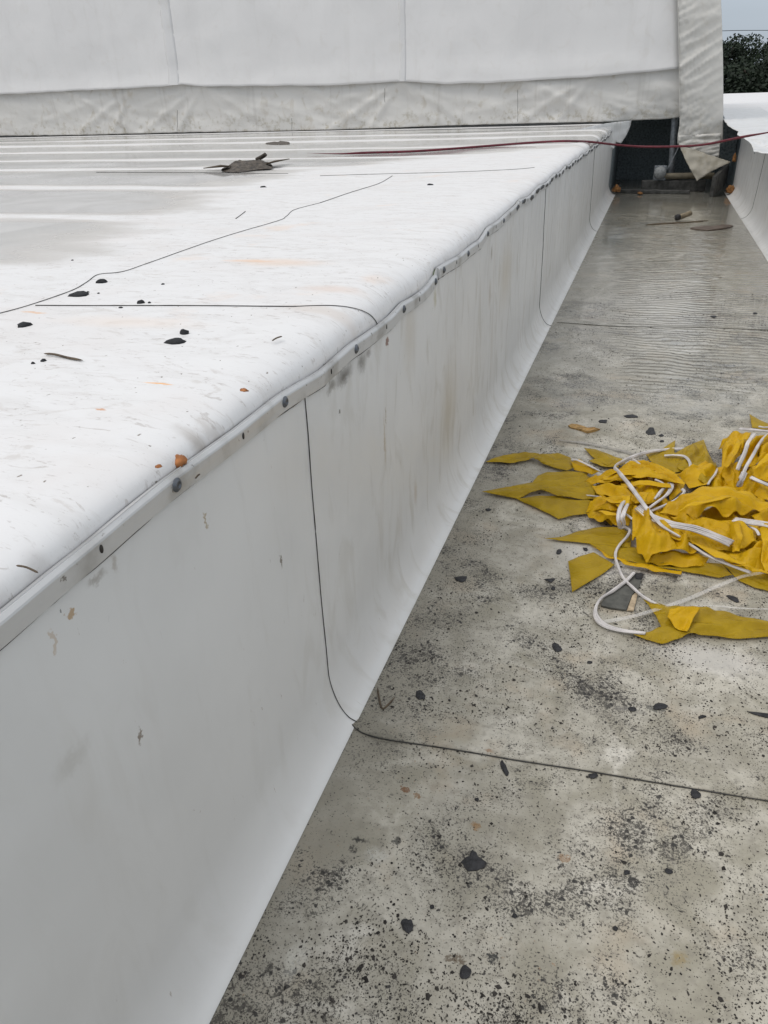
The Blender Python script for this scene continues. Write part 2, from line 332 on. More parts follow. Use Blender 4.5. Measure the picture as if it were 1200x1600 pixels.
# curb wall --------------------------------------------------------------
def m_wall(marks=True):
    g = G('curb_membrane', .36, .42); x, y, z = g.sep()
    n1 = g.noise(1.6, 4, g.coord(loc=(0, 3, 0))); n2 = g.noise(7, 6, g.coord((1, 1.6, .55)), dist=.8); n3 = g.noise(45, 4)
    col = g.mix(g.map(n1, .35, .65), (.66, .66, .65), (.715, .715, .705))
    col = g.mix(g.math('MULTIPLY', g.map(n2, .50, .70, 0, .5), g.map(y, .8, 2.4, .25, 1)), col, (.50, .48, .43))
    run = g.noise(1, 5, g.coord((1, 14, 1.3), loc=(0, 2, 0)), dist=.3)
    col = g.mix(g.math('MULTIPLY', g.map(run, .56, .72, 0, .42), g.math('MULTIPLY', g.map(y, 1.3, 2.6, .15, 1), g.map(z, .08, .3))), col, (.47, .43, .37))
    scr = g.noise(1, 6, g.coord((1, 55, 13), rot=(.25, 0, 0)), dist=.6, rough=.7)
    col = g.mix(g.math('MULTIPLY', g.map(scr, .68, .73, 0, .75), g.map(n1, .42, .55)), col, (.25, .19, .13))
    pk = g.voro(30, g.vadd(g.P, g.noisec(60, 2), (.0, .02, .03))); pc = g.sep(g.voro(30, g.vadd(g.P, g.noisec(60, 2), (.0, .02, .03)), out='Color'))[0]
    gate = g.map(g.noise(2.6, 4, g.coord(loc=(0, 6, 1)), rough=.6), .50, .62)
    col = g.mix(g.math('MULTIPLY', g.math('MULTIPLY', g.map(pk, .09, .05), g.map(pc, .72, .73)), g.math('MULTIPLY', gate, .8)), col, (.14, .12, .09))
    # grime just below the metal bar, thin and broken
    if marks:
        wp = g.vadd(g.vadd(g.P, g.noisec(36, 4), (0, .03, .03)), g.noisec(130, 6), (0, .02, .026)); off = Vector((0, .025, .028))
        def sp(px, py, ry, rz, c, k=.8, soft=.6):
            nonlocal col
            q = onx(px, py, -.665)+off
            col = g.mix(g.math('MULTIPLY', g.blob((q.x, q.y, q.z), (1, ry, rz), wp, soft), k), col, c)
        sp(111, 962, .008, .010, (.42, .27, .13), .8); sp(96, 955, .003, .004, (.15, .15, .15), .8); sp(82, 1000, .004, .022, (.50, .40, .30), .6)
        sp(438, 880, .006, .022, (.14, .11, .08), .8); sp(218, 1146, .005, .013, (.18, .13, .09), .8); sp(322, 812, .004, .018, (.35, .26, .14), .7)
        sp(538, 586, .085, .034, (.11, .10, .09), .92, .0); sp(565, 566, .05, .04, (.16, .15, .135), .8, .0); sp(518, 603, .04, .022, (.2, .19, .17), .8, .1); sp(575, 552, .03, .02, (.2, .18, .17), .7, .1); sp(604, 535, .02, .016, (.18, .07, .04), .85)
        sp(600, 690, .015, .11, (.44, .36, .27), .75, .1); sp(602, 650, .006, .03, (.34, .27, .18), .7); sp(648, 770, .03, .06, (.52, .44, .35), .6, .1)
        sp(768, 395, .03, .05, (.3, .26, .22), .75, .1); sp(765, 460, .05, .10, (.45, .40, .34), .6, .1); sp(680, 465, .03, .05, (.46, .42, .28), .7, .1)
        sp(150, 905, .03, .012, (.33, .31, .28), .7, .1); sp(180, 875, .01, .02, (.42, .39, .35), .7, .1); sp(530, 645, .004, .014, (.12, .11, .09), .8)
        sp(510, 1180, .012, .03, (.45, .22, .08), .8, .2); sp(528, 1135, .02, .03, (.62, .45, .30), .7, .1); sp(700, 640, .2, .3, (.52, .47, .38), .6, .0)
        sp(110, 1190, .05, .03, (.5, .49, .46), .5, .1); sp(790, 430, .3, .25, (.52, .46, .36), .55, .0); sp(640, 520, .12, .2, (.55, .50, .42), .5, .0)
    g.set(Base_Color=col, Roughness=g.map(n2, .3, .7, .3, .45))
    g.bump(g.math('ADD', g.math('MULTIPLY', n3, .4), g.noise(14, 3)), .12, .004)
    g.bump(g.noise(2.4, 3, g.coord((1, 1.6, .6))), .3, .012)
    return g.m
def m_tarp(name, c, dirt=.5, back=False):
    g = G(name, .5, .35); x, y, z = g.sep()
    n1 = g.noise(1.1, 5, dist=.6); n2 = g.noise(5, 7, g.coord((1, 1, .8)), dist=1.); run = g.noise(1, 5, g.coord((7, 1, .5)))
    col = g.mix(g.map(n1, .35, .7, 0, .5), c, tuple(a*.88 for a in c))
    col = g.mix(g.map(n2, .52, .74, 0, dirt), col, (.50, .46, .39))
    col = g.mix(g.map(run, .55, .75, 0, dirt*.7), col, (.46, .44, .40))
    low = g.math('MULTIPLY', g.map(z, 1.5, 1.05), g.map(g.noise(9, 7, rough=.7), .5, .68))
    col = g.mix(g.math('MULTIPLY', low, dirt), col, (.33, .29, .2))
    g.set(Base_Color=col); g.bump(n2, .15, .02); return g.m
def m_film(name, alpha, c1, c2):
    g = G(name, .38, .25); n = g.noise(9, 5); f = g.noise(120, 3)
    col = g.mix(g.map(n, .3, .7), c1, c2); col = g.mix(g.map(g.noise(30, 5, rough=.7), .62, .72, 0, .5), col, tuple(a*.5 for a in c1))
    g.set(Base_Color=col); g.bump(g.noise(38, 5, dist=2.), .55, .006)
    tr = g.t.nodes.new('ShaderNodeBsdfTranslucent'); g.put(tr.inputs[0], col)
    a = g.t.nodes.new('ShaderNodeMixShader'); a.inputs[0].default_value = .16
    g.t.links.new(g.b.outputs[0], a.inputs[1]); g.t.links.new(tr.outputs[0], a.inputs[2])
    tp = g.t.nodes.new('ShaderNodeBsdfTransparent'); b = g.t.nodes.new('ShaderNodeMixShader'); b.inputs[0].default_value = alpha
    g.t.links.new(a.outputs[0], b.inputs[1]); g.t.links.new(tp.outputs[0], b.inputs[2]); g.t.links.new(b.outputs[0], g.o.inputs[0])
    return g.m
def m_alu():
    g = G('dull_aluminium', .42, .5)
    st = g.noise(1, 4, g.coord((200, 3, 200))); n = g.noise(9, 6)
    c = g.mix(g.map(n, .45, .75), (.60, .60, .595), (.38, .37, .35)); c = g.mix(g.map(g.noise(60, 4), .66, .72, 0, .8), c, (.16, .14, .12))
    g.set(Base_Color=c, Metallic=.35, Roughness=g.map(st, .3, .7, .32, .55)); g.bump(st, .1, .001); return g.m

M_FLOOR = m_floor(); M_DECK = m_deck(); M_DECK2 = m_deck(False); M_WALL = m_wall(); M_WALL2 = m_wall(False); M_ALU = m_alu()
M_TARP = m_tarp('tent_fabric', (.73, .72, .705), .12); M_SKIRT = m_tarp('soiled_tent_fabric', (.65, .635, .60), .75); M_STRIP = m_tarp('edge_fabric', (.60, .585, .545), .35)
M_WELD = m_tarp('double_fabric', (.68, .675, .665), .2); M_BEIGE = m_tarp('fabric_underside', (.46, .43, .36), .6); M_DARK = plain('black_sheeting', (.20, .235, .25), .7, var=.4)
M_SEAL_SHADOW = plain('dark_sealant_and_shadow', (.05, .048, .045), .6); M_TAR = plain('black_tar_crumb', (.014, .015, .017), .75, var=.4, sc=90, bump=.6, bd=.003)
M_FLAKE = plain('black_flake', (.022, .022, .024), .6, var=.5, sc=80, bump=.4)
M_SCREW = plain('zinc_screw', (.13, .14, .155), .4, metal=.7); M_HOLE = plain('slot_shadow', (.03, .026, .022), .8); M_RUST = plain('rusty_blob', (.34, .13, .04), .55, var=.4, sc=60)
M_WOOD = plain('weathered_timber', (.055, .055, .052), .7, var=.5, sc=12); M_STEEL = plain('galvanised_tube', (.20, .215, .23), .45, metal=.4)
M_FOAM = plain('orange_spray_foam', (.24, .11, .035), .8, var=.5, sc=40, bump=.8, bd=.01); M_CABLE = plain('red_rope', (.12, .012, .022), .5, var=.3)
M_YEL = m_film('yellow_cloth_bunched', .02, (.58, .335, .002), (.72, .44, .004)); M_YEL1 = m_film('yellow_film_single', .22, (.42, .275, .008), (.54, .365, .014))
M_CORD = plain('white_braid', (.60, .57, .555), .5, var=.2, sc=14, bump=.15, bd=.002); M_STRAP = plain('grey_tape', (.33, .31, .28), .5)
M_TWIG = plain('brown_twig', (.10, .075, .05), .8, var=.4, sc=60); M_LEAF = plain('dry_leaf', (.36, .22, .08), .75, var=.4, sc=60); M_MUD = plain('wet_muck', (.085, .07, .055), .6, var=.6, sc=35, bump=1, bd=.01)
M_TUBE = plain('wet_card', (.22, .18, .12), .6); M_TAN = plain('bare_wood', (.42, .33, .22), .7, sc=50); M_BARK = plain('bark', (.06, .05, .04), .9); M_PINK = plain('faded_rag', (.13, .10, .08), .6)
g = G('clear_strip', .25, .5); g.set(Base_Color=(.8, .78, .75)); tp = g.t.nodes.new('ShaderNodeBsdfTransparent'); ms = g.t.nodes.new('ShaderNodeMixShader'); ms.inputs[0].default_value = .80
g.t.links.new(g.b.outputs[0], ms.inputs[1]); g.t.links.new(tp.outputs[0], ms.inputs[2]); g.t.links.new(ms.outputs[0], g.o.inputs[0]); M_CLEAR = g.m
def m_leaf(name, c):
    g = G(name, .7, .25); g.set(Base_Color=g.mix(g.map(g.noise(.7, 4), .35, .65), tuple(a*.55 for a in c), tuple(a*1.35 for a in c))); return g.m
M_TREE = [m_leaf('foliage_dark', (.016, .026, .014)), m_leaf('foliage_mid', (.022, .036, .018))]
M_GRASS = plain('far_grass', (.07, .09, .04), .9, sc=1)

# ------------------------------------------------------------------ the setting
def bx(y): return -.600+.0036*max(0, y)           # foot line of the left curb
def rx(y): return 1.245
XW = -.665
tag(link('ground', *boxv((-400, -60, -6.2), (400, 900, -6)), M_GRASS, smooth=False), kind='structure')
V, F = grid(lambda u, v: Vector((u, v, .0015*fbm(u*1.5, v*1.5))), lin(-.72, 1.45, 44), lin(-1.2, 16.9, 260))
tag(link('channel_floor', V, F, M_FLOOR), kind='structure')

BARTOP = []      # (Y, z) of the bar's upper edge, measured along the curb
for p in [(0, 962), (67, 906), (142, 846), (200, 797), (254, 754), (267, 744), (315, 710), (367, 673), (433, 621), (437, 618), (470, 598), (500, 581), (546, 540), (570, 524), (592, 508), (610, 494), (627, 475), (645, 465), (658, 456), (668, 446), (677, 433)]:
    q = onx(px=p[0], py=p[1], x=XW); BARTOP.append((q.y, q.z))
BARTOP.sort()
BARTOP2 = []
for p in [(684, 419), (700, 409), (717, 400), (735, 385), (750, 375), (762, 356), (778, 346), (792, 333), (808, 319)]:
    q = onx(px=p[0], py=p[1], x=XW); BARTOP2.append((q.y, q.z))
BARTOP2.sort()
ZEND = 1.0
def bart(y):
    if y < BARTOP[0][0]: return BARTOP[0][1]
    if y < (BARTOP[-1][0]+BARTOP2[0][0])/2: return tab(BARTOP, y)
    if y < BARTOP2[-1][0]: return tab(BARTOP2, y)
    k = sstep(BARTOP2[-1][0], 11.5, y)
    return BARTOP2[-1][1]*(1-k)+.96*k+.008*math.sin((y-1.19)*math.pi*2/.38*.5)+.008*nse(y*2, 4)
def deckz(x, y):
    base = 1.036 + .004*nse(x*1.5, y*1.5) + .004*math.sin(y*4.69)*sstep(-1.2, -2.5, x)
    return base - .012*sstep(-.7, -3.0, x)
YE = 14.1
# deck with its rolled edge
ys = lin(-1.2, 6, 300)+lin(6.04, YE, 150); ys2 = lin(YE+.1, 24, 20)
xs = [-60, -40, -25, -18, -14, -11, -9, -7.5, -6.2]+lin(-5.4, -1.5, 40)+lin(-1.45, -.83, 22)
def dprof(s, y):
    """rolled edge: s 0..1 from flat deck to behind the bar"""
    zt = deckz(-.83, y); zb = bart(y)-.004; b = .006*nse(y*5, 3.3)+.0015*nse(y*21, 8)
    rr = .052+.012*nse(y*3, 7)
    a = s*math.pi/2*1.18
    XE = XW-.007+b*.5; X = -.83+(.83+XE)*math.sin(min(a, math.pi/2))**.9 if a < math.pi/2 else XE-.003*(a-math.pi/2)/.28
    z = zb+(zt-zb)*max(0, math.cos(a))**.75 if a < math.pi/2 else zb
    z += .003*math.sin(s*math.pi)*(1+nse(y*4, 1))
    return Vector((X, y, z))
V = []; allx = len(xs); ss = lin(.04, 1, 14); n = allx+len(ss)
for y in ys:
    for x in xs: V.append(Vector((x, y, deckz(x, y))))
    for s in ss: V.append(dprof(s, y))
F = [(j*n+i, j*n+i+1, (j+1)*n+i+1, (j+1)*n+i) for j in range(len(ys)-1) for i in range(n-1)]
deck = tag(link('roof_deck', V, F, M_DECK), kind='structure')
V, F = grid(lambda u, v: Vector((u, v, deckz(u, YE))), [-60, -20, -10, -5, -2, -1, -.9], [YE-.0, 15, 18, 24])
tag(link('roof_deck', V, F, M_DECK2), kind='structure')

# curb wall: face, cove and foot -----------------------------------------
curb = empty('curb_wall', (XW, 7, 0), 'long white membrane curb wall with a wavy metal bar along its top, left of the channel', 'wall')
def wallpt(s, y, x0=XW, sgn=1, top=None):
    """s in metres down from the top along the profile"""
    zt = (bart(y)+.004) if top is None else top(y)
    R = .150+.012*nse(y*.8, 2); foot = abs(bx(y)-XW)
    Ls = zt-R; Lc = .20
    wv = .0035*nse(y*2.2, s*3, 5)+.0015*nse(y*7, s*6, 1)
    if s <= Ls: return Vector((x0+sgn*(wv+.004*s), y, zt-s))
    t = min(1, (s-Ls)/Lc)
    a = t*math.pi/2
    return Vector((x0+sgn*(wv*(1-t)+.004*Ls+(foot+.006)*(.45*(1-math.cos(a))+.55*t**1.35)), y, R*(1-math.sin(a))+.002+.004*(1-t)*0))
NS = 40
def wallgrid(ys, x0, sgn, top):
    V = []
    for y in ys:
        zt = (bart(y)+.004) if top is None else top(y)
        R = .150+.012*nse(y*.8, 2); L = (zt-R)+.20
        for i in range(NS):
            u = i/(NS-1); s = L*(u*.0+ (1-(1-u)**1.6))
            V.append(wallpt(s, y, x0, sgn, top))
    m = NS
    return V, [(j*m+i, j*m+i+1, (j+1)*m+i+1, (j+1)*m+i) for j in range(len(ys)-1) for i in range(m-1)]
V, F = wallgrid(lin(-1.2, 5, 240)+lin(5.05, YE-.05, 130), XW, 1, None)
link('membrane_face', V, F, M_WALL, curb)
link('end_cap', *boxv((-1.2, YE-.06, .0), (XW-.012, YE-.03, .98)), M_DARK, curb, smooth=False)

# bar pieces
def barpiece(y0, y1, T, parent, dark=False):
    n = int((y1-y0)/.025)+2; V = []; F = []
    for i in range(n):
        y = y0+(y1-y0)*i/(n-1); zt = T(y); h = .034; tl = .004*nse(y*5, 2)
        c = [(XW+.0035, zt-h), (XW+.0075+tl*.3, zt-h), (XW+.0082, zt-.0060), (XW+.0070, zt-.0030), (XW+.0020, zt+.0022), (XW-.0060, zt+.0022), (XW-.0060, zt-.003)]
        V += [Vector((a, y, b)) for a, b in c]
    m = 7
    for i in range(n-1):
        for j in range(m): F.append((i*m+j, (i+1)*m+j, (i+1)*m+(j+1) % m, i*m+(j+1) % m))
    F.append(tuple(range(m))); F.append(tuple((n-1)*m+j for j in reversed(range(m))))
    b = link('termination_bar', V, F, M_ALU, parent, smooth=False); return b
def sm(T):
    def f(y): return (tab(T, y-.014)+2*tab(T, y)+tab(T, y+.014))/4
    return f
def bolt(p, parent, r=.0095):
    V = [];F = []; n = 14
    prof = [(1.25, 0), (1.25, .0018), (1.0, .0022), (.95, .0045), (.55, .0062), (.5, .0045), (0.01, .0045)]
    for k, (rr, h) in enumerate(prof):
        for j in range(n):
            a = 2*math.pi*j/n; V.append(Vector((p.x+h, p.y+math.cos(a)*r*rr, p.z+math.sin(a)*r*rr)))
    for k in range(len(prof)-1):
        for j in range(n): F.append((k*n+j, k*n+(j+1) % n, (k+1)*n+(j+1) % n, (k+1)*n+j))
    F.append(tuple((len(prof)-1)*n+j for j in range(n)))
    return link('screw', V, F, M_SCREW, parent)
def slot(p, parent):
    V = [Vector((p.x, p.y+math.cos(a)*.0036, p.z+math.sin(a)*.0068)) for a in [2*math.pi*j/12 for j in range(12)]]
    V += [v+Vector((.0012, 0, 0)) for v in V]
    F = [tuple(range(12, 24))]+[(j, (j+1) % 12, 12+(j+1) % 12, 12+j) for j in range(12)]
    return link('slot', V, F, M_HOLE, parent)
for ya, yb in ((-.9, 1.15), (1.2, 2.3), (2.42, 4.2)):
    tube('bar_shadow_line', [(XW+.002+.001*nse(y*9, 1), y, bart(y)-.036+.003*nse(y*13, 4)) for y in lin(ya, yb, int((yb-ya)/.04))], .0065, .005, M_SEAL_SHADOW, curb, n=6, sub=1, wob=1.2, taper=True)  # broken dark line put in as the drop shadow below the bar
b1 = barpiece(-.9, BARTOP[-1][0]+.03, sm(BARTOP), curb)
b2 = barpiece(BARTOP2[0][0]-.005, 4.35, sm(BARTOP2+[(4.5, bart(4.5))]) if False else (lambda y: (bart(y-.02)+2*bart(y)+bart(y+.02))/4), curb)
b3 = barpiece(4.37, 9.2, bart, curb); b4 = barpiece(9.22, YE-1.2, bart, curb)
tag(b2, 'bar length starting at the joint with two close screws')
for p in [(270, 762), (440, 632), (552, 547), (627, 483), (677, 437)]:
    q = onx(p[0], p[1], XW); z = sm(BARTOP)(q.y)-.014; bolt(Vector((XW+.0075, q.y, z)), b1)
for p in [(375, 688), (513, 584), (600, 512), (652, 463), (152, 862)]:
    q = onx(p[0], p[1], XW); slot(Vector((XW+.0075, q.y, sm(BARTOP)(q.y)-.015)), b1)
for p in [(-.2, .05)]: bolt(Vector((XW+.0075, .04, sm(BARTOP)(.04)-.014)), b1)
y0 = onx(690, 424, XW).y
k = 0
for bb, a, e in ((b2, y0, 4.33), (b3, 4.45, 9.15), (b4, 9.3, YE-1.25)):
    y = a; j = 0
    while y < e:
        zz = bart(y)-.014
        (bolt if j % 2 == 0 else slot)(Vector((XW+.0078, y, zz)), bb); y += .2; j += 1
# tar smudges along the far bar: irregular pads pressed on the metal
for i in range(34):
    y = 4.3+i*.245+random.uniform(-.04, .04)
    if y > YE-1.3: break
    L = random.uniform(.05, .11); zz = bart(y)-.012
    pts = [(y+L*math.cos(a)*random.uniform(.7, 1.1), zz+.015*math.sin(a)*random.uniform(.6, 1.1)) for a in lin(0, 2*math.pi*.93, 11)]
    V = [Vector((XW+.0082, a, b)) for a, b in pts]+[Vector((XW+.011, y+(a-y)*.8, zz+(b-zz)*.8)) for a, b in pts]
    F = [tuple(range(11, 22))]+[(j, (j+1) % 11, 11+(j+1) % 11, 11+j) for j in range(11)]
    link('tar_smudge', V, F, M_SEAL_SHADOW, curb)
# sealed laps: run down the wall, round the cove and out on the floor
def lap(path, parent, name='sealed_seam', w=.0038, mat=M_SEAL_SHADOW, lapside=None, off=.0):
    return tube(name, path, w, w*.8, mat, parent, n=6, sub=5, wob=.5, seed=random.random()*9)
def wallseam(y, parent, x0, sgn, top, dy=.0, sc=1):
    zt = (bart(y)-.03) if top is None else top(y)-.01
    L = zt-.15+.20; P = []
    for i in range(22):
        s = .0+L*i/21+(.035 if top is None else 0)
        s = min(s, L+.03)
        q = wallpt(s, y+.006*nse(s*5, y)+dy*s, x0, sgn, top); q.x += sgn*.0015; q.z += .001; P.append(q)
    lap(P, parent, w=.0026*sc); return P[-1]
YS1 = 1.428; YS2 = 5.50; YS3 = 9.9
wallseam(YS1, curb, XW, 1, None); wallseam(YS2, curb, XW, 1, None, .12, 1.5); wallseam(YS3, curb, XW, 1, None, .2, 1.8)
# floor laps: upper sheet edge is a real step with a bead of sealant at it
def floorlap(pts, name, w=.035, bw=.0034):
    P = smoothpoly([(onz(*p).x, onz(*p).y) for p in pts], 6, closed=False)
    V = []; F = []; n = 6
    for i, (x, y) in enumerate(P):
        wb = .0015*nse(x*18, y*3)
        kk = min(1, i/8)
        for dy, h in ((-.0005, .0008), (0, .0055), (.006, .006), (.018, .0052), (w, .0042), (w+.06, .0018)):
            V.append(Vector((x, y+dy*(kk if dy > .003 else 1)+wb, h*(.3+.7*kk)+.0008)))
    for i in range(len(P)-1):
        for j in range(n-1): F.append((i*n+j, (i+1)*n+j, (i+1)*n+j+1, i*n+j+1))
    s = link(name, V, F, M_FLOOR, FLOOR)
    tube('sealed_seam', [(x, y-.0015+.0015*nse(x*18, y*3), .0025) for x, y in P[::3]], bw, bw*.8, M_SEAL_SHADOW, FLOOR, n=6, sub=3, wob=1.2)
FLOOR = bpy.data.objects['channel_floor']
floorlap([(549, 1131), (564, 1144), (600, 1155), (680, 1167), (800, 1187), (930, 1207), (1060, 1229), (1200, 1252), (1500, 1300)], 'membrane_lap')
floorlap([(870, 504), (900, 506), (960, 510), (1020, 511), (1100, 512), (1200, 516), (1300, 520)], 'membrane_lap', .05, .0016)
# deck seams
def dseam(pts, w=.0028):
    P = []
    for p in smoothpoly(pts, 6, closed=False):
        q = onz(p[0], p[1], 1.036)
        q.z = deckz(q.x, q.y)+.0015; P.append(q)
    tube('sealed_seam', P, w, w*.7, M_SEAL_SHADOW, deck, n=6, sub=2, wob=.6, seed=2)
dseam([(-60, 500), (0, 487), (50, 473), (110, 452), (135, 438), (153, 426), (190, 422), (230, 409), (330, 375), (430, 345), (447, 336), (460, 325), (500, 315)])
dseam([(500, 315), (545, 301), (590, 286), (613, 274)], .004)
dseam([(55, 475), (150, 476), (300, 478), (420, 479.5), (462, 479.5)], .0035)
dseam([(500, 273), (600, 271), (700, 269), (800, 265), (835, 262)], .004)
dseam([(150, 267), (300, 268), (450, 270)], .004)
dseam([(368, 340), (383, 327)], .004)
P = [onz(461, 479.5, 1.036)]
P[0].z = deckz(P[0].x, P[0].y)+.0015; y9 = onx(597, 505, XW).y
for s in lin(.12, 1, 9): q = dprof(s, P[0].y+(y9-P[0].y)*s); q.z += .001; q.x += .0015; P.append(q)
tube('sealed_seam', P, .0026, .002, M_SEAL_SHADOW, deck, n=6, sub=3)

# right curb and deck -----------------------------------------------------
XR = 1.285
def rtop(y): return .97+.012*nse(y*2, 9)-.16*sstep(11.8, 14.4, y)
rcurb = empty('curb_wall', (XR, 7, 0), 'short stretch of white curb wall with torn top membrane on the right of the channel', 'wall')
V, F = wallgrid(lin(-1.2, YE+.4, 150), XR, -1, rtop); link('membrane_face', V, F, M_WALL2, rcurb)
wallseam(11.0, rcurb, XR, -1, rtop, .35, 1.8)
V, F = grid(lambda u, v: Vector((u, v, .995+.035*sstep(6, 11, v)+.0085*max(0, v-19)+.012*fbm(u*.8, v*.8)+.01*math.sin(v*2.6+nse(u, v)*2)*sstep(2, 5, u))), [XR-.03+a for a in lin(0, .3, 8)]+lin(1.8, 8, 20)+[10, 14, 20, 30, 45], lin(-1.2, 15, 60)+lin(15.3, 46, 60))
rdeck = tag(link('roof_deck', V, F, M_DECK), kind='structure')

# ------------------------------------------------------------------ torn membrane flaps
def sheet(name, pts, z_of, step, mat, parent, proj, thick=.003, amp=.0, fr=6, sub=1):
    o = densify([list(p) for p in pts], step)
    o = [[p[0]+.9*nse(p[0]*.35, p[1]*.35, 3), p[1]+.9*nse(p[0]*.35, p[1]*.35, 9)] for p in o]
    vs, fs = fillpoly(o, step)
    V = []
    for v in vs:
        q = proj(v.x, v.y); V.append(q)
    return link(name, V, fs, mat, parent, solid=thick)
def pr_l(px, py):      # left flap hangs off the curb end, curling over
    y = 13.2+(px-942)/45*1.0
    q = ony(px, py, y); q.y += .05*nse(px*.08, py*.08); return q
sheet('torn_flap', [(900, 203), (928, 196), (960, 191), (987, 188), (984, 200), (978, 213), (970, 224), (963, 222), (959, 232), (950, 229), (941, 217), (936, 209)], None, 2.2, M_WALL2, curb, pr_l)
def pr_r(px, py):
    z = 1.058-.012*sstep(178, 205, py)-.085*sstep(204, 240, py)+.008*nse(px*.09, py*.16)+.003*nse(px*.3, py*.5)
    return onz(px, py, z)
flap = sheet('torn_flap', [(1126, 174), (1130, 186), (1138, 197), (1146, 202), (1154, 205), (1152, 211), (1160, 215), (1167, 219), (1174, 226), (1178, 237), (1190, 239), (1200, 240), (1215, 236), (1240, 226), (1240, 205), (1215, 185), (1180, 163), (1150, 158), (1127, 156)], None, 2.5, M_WALL2, rcurb, pr_r)
# loose slit edge under the torn flap
sheet('torn_slit', [(1178, 238), (1184, 240), (1189, 252), (1192, 270), (1188, 268), (1182, 254)], None, 2, M_DARK, rcurb, lambda a, b: ony(a, b, 12.25))

# ------------------------------------------------------------------ tent building
tent = empty('fabric_building', (-6, 14.6, 1.1), 'white tarpaulin tent hall across the far end with a drooping soiled skirt', 'building')
YT = 14.6
def edge(z): return .31-.145*(z-1.1)-.012*(z-1.1)**2
def panelpt(u, z):       # u 0..1 from left to the strip
    xr = edge(z)+.02; x = -26+(xr+26)*u
    w = .03*fbm(x*.5, z*.5)+.012*fbm(x*1.3, z*2.5, 3)
    return Vector((x, YT+w-.02*math.exp(-((z-1.85)/.15)**2), z))
HEM = [(ony(a, b, YT).x, ony(a, b, YT).z) for a, b in ((-60, 150), (0, 147.5), (60, 145), (130, 141), (200, 138.5), (270, 134), (290, 131.5), (320, 135), (420, 134), (520, 133.5), (600, 129), (640, 127), (700, 131), (780, 129), (860, 124), (930, 120), (1000, 114), (1062, 108))]
BOT = [(ony(a, b, YT).x, ony(a, b, YT).z) for a, b in ((-60, 213), (0, 212), (120, 211), (200, 209), (300, 206.5), (400, 205.5), (500, 203), (600, 200), (700, 196), (850, 192), (960, 190), (1010, 187), (1040, 186.5), (1062, 183))]
def hemz(x):             # lower edge of the upper panel
    return tab(HEM, x)+.012*nse(x*3, 5)
def hemz_(x):
    return 1.80-.05*sstep(0, -12, x)*0+.025*nse(x*.9, 2)+.012*nse(x*3, 5)+.045*math.exp(-((x+8.3)/.35)**2)+.03*math.exp(-((x+4.4)/.5)**2)-.05*math.exp(-((x+3.4)/1.2)**2)
V = []; us = [1-(1-i/219) for i in range(220)]; vv = lin(0, 1, 40)
for t in vv:
    for u in us:
        xr = .3; x = -26+(26.3)*u; z0 = hemz(x); z = z0+(6.8-z0)*t**1.3
        q = panelpt(u, z); q.y -= .035*math.exp(-(z-z0)/.12); V.append(q)
n = len(us); F = [(j*n+i, j*n+i+1, (j+1)*n+i+1, (j+1)*n+i) for j in range(len(vv)-1) for i in range(n-1)]
link('end_panel', V, F, M_TARP, tent, solid=.004)
# skirt: loose hanging lower band with drag folds
def skirtz0(x):
    return tab(BOT, x)+.006*nse(x*6, 1)
V = []; us = lin(0, 1, 520); vv = lin(0, 1, 34)
for t in vv:
    for u in us:
        x = -26+26.33*u; z1 = hemz(x)+.05; z0 = skirtz0(x); z = z0+(z1-z0)*t
        w = 0
        for cx, sg in ((-8.35, 1), (-8.35, -1), (-11.5, 1), (-4.4, -1), (-4.4, 1), (-2.2, 1), (-1.1, -1), (-9.9, -1), (-6.3, 1)):
            for k, (sl, am) in enumerate(((1.0, .05), (2.2, .035), (.45, .03))):
                dx = (x-cx)*sg; dz = z1-z
                if dx > -.3: w += am*math.exp(-((dz-dx/sl*.55)/.07)**2)*math.exp(-abs(dx)/1.1)*sstep(-.3, 0, dx)
        w += .03*fbm(x*1.6+z*1.5, z*2.2, 2)+.03*nse(x*.7, z)
        V.append(Vector((x, YT+.035-w*1.5*math.sin(min(1, (1-t)*1.4)*math.pi/2), z)))
n = len(us); F = [(j*n+i, j*n+i+1, (j+1)*n+i+1, (j+1)*n+i) for j in range(len(vv)-1) for i in range(n-1)]
link('skirt', V, F, M_SKIRT, tent, solid=.004)
# stitched welds on the panel and short splits in the skirt
for pxx, h0, h1, w in ((274, -10, 132, .24), (630, -10, 126, .12)):
    a = ony(pxx, h1, YT); V, F = grid(lambda u, z: Vector((a.x+u*w*.5, panelpt((a.x+u*w*.5+26)/(edge(z)+.02+26), z).y-.0055-.035*math.exp(-max(0, z-hemz(a.x))/.12)-(.0 if abs(u) < .9 else -.004), z)), [-1, -.5, 0, .5, 1], [hemz(a.x)+.003+(6.5-hemz(a.x))*t**1.6 for t in lin(0, 1, 60)])
    link('weld_band', V, F, M_WELD, tent, solid=.002)
for pxx, a_, b_ in ((601, 138, 160), (809, 140, 190), (277, 172, 208), (456, 185, 205)):
    P = [ony(pxx+random.uniform(-.6, .6), yy, YT-.08) for yy in lin(a_, b_, 6)]
    tube('stitch_line', P, .012, .006, M_SEAL_SHADOW, tent, n=5, sub=2)
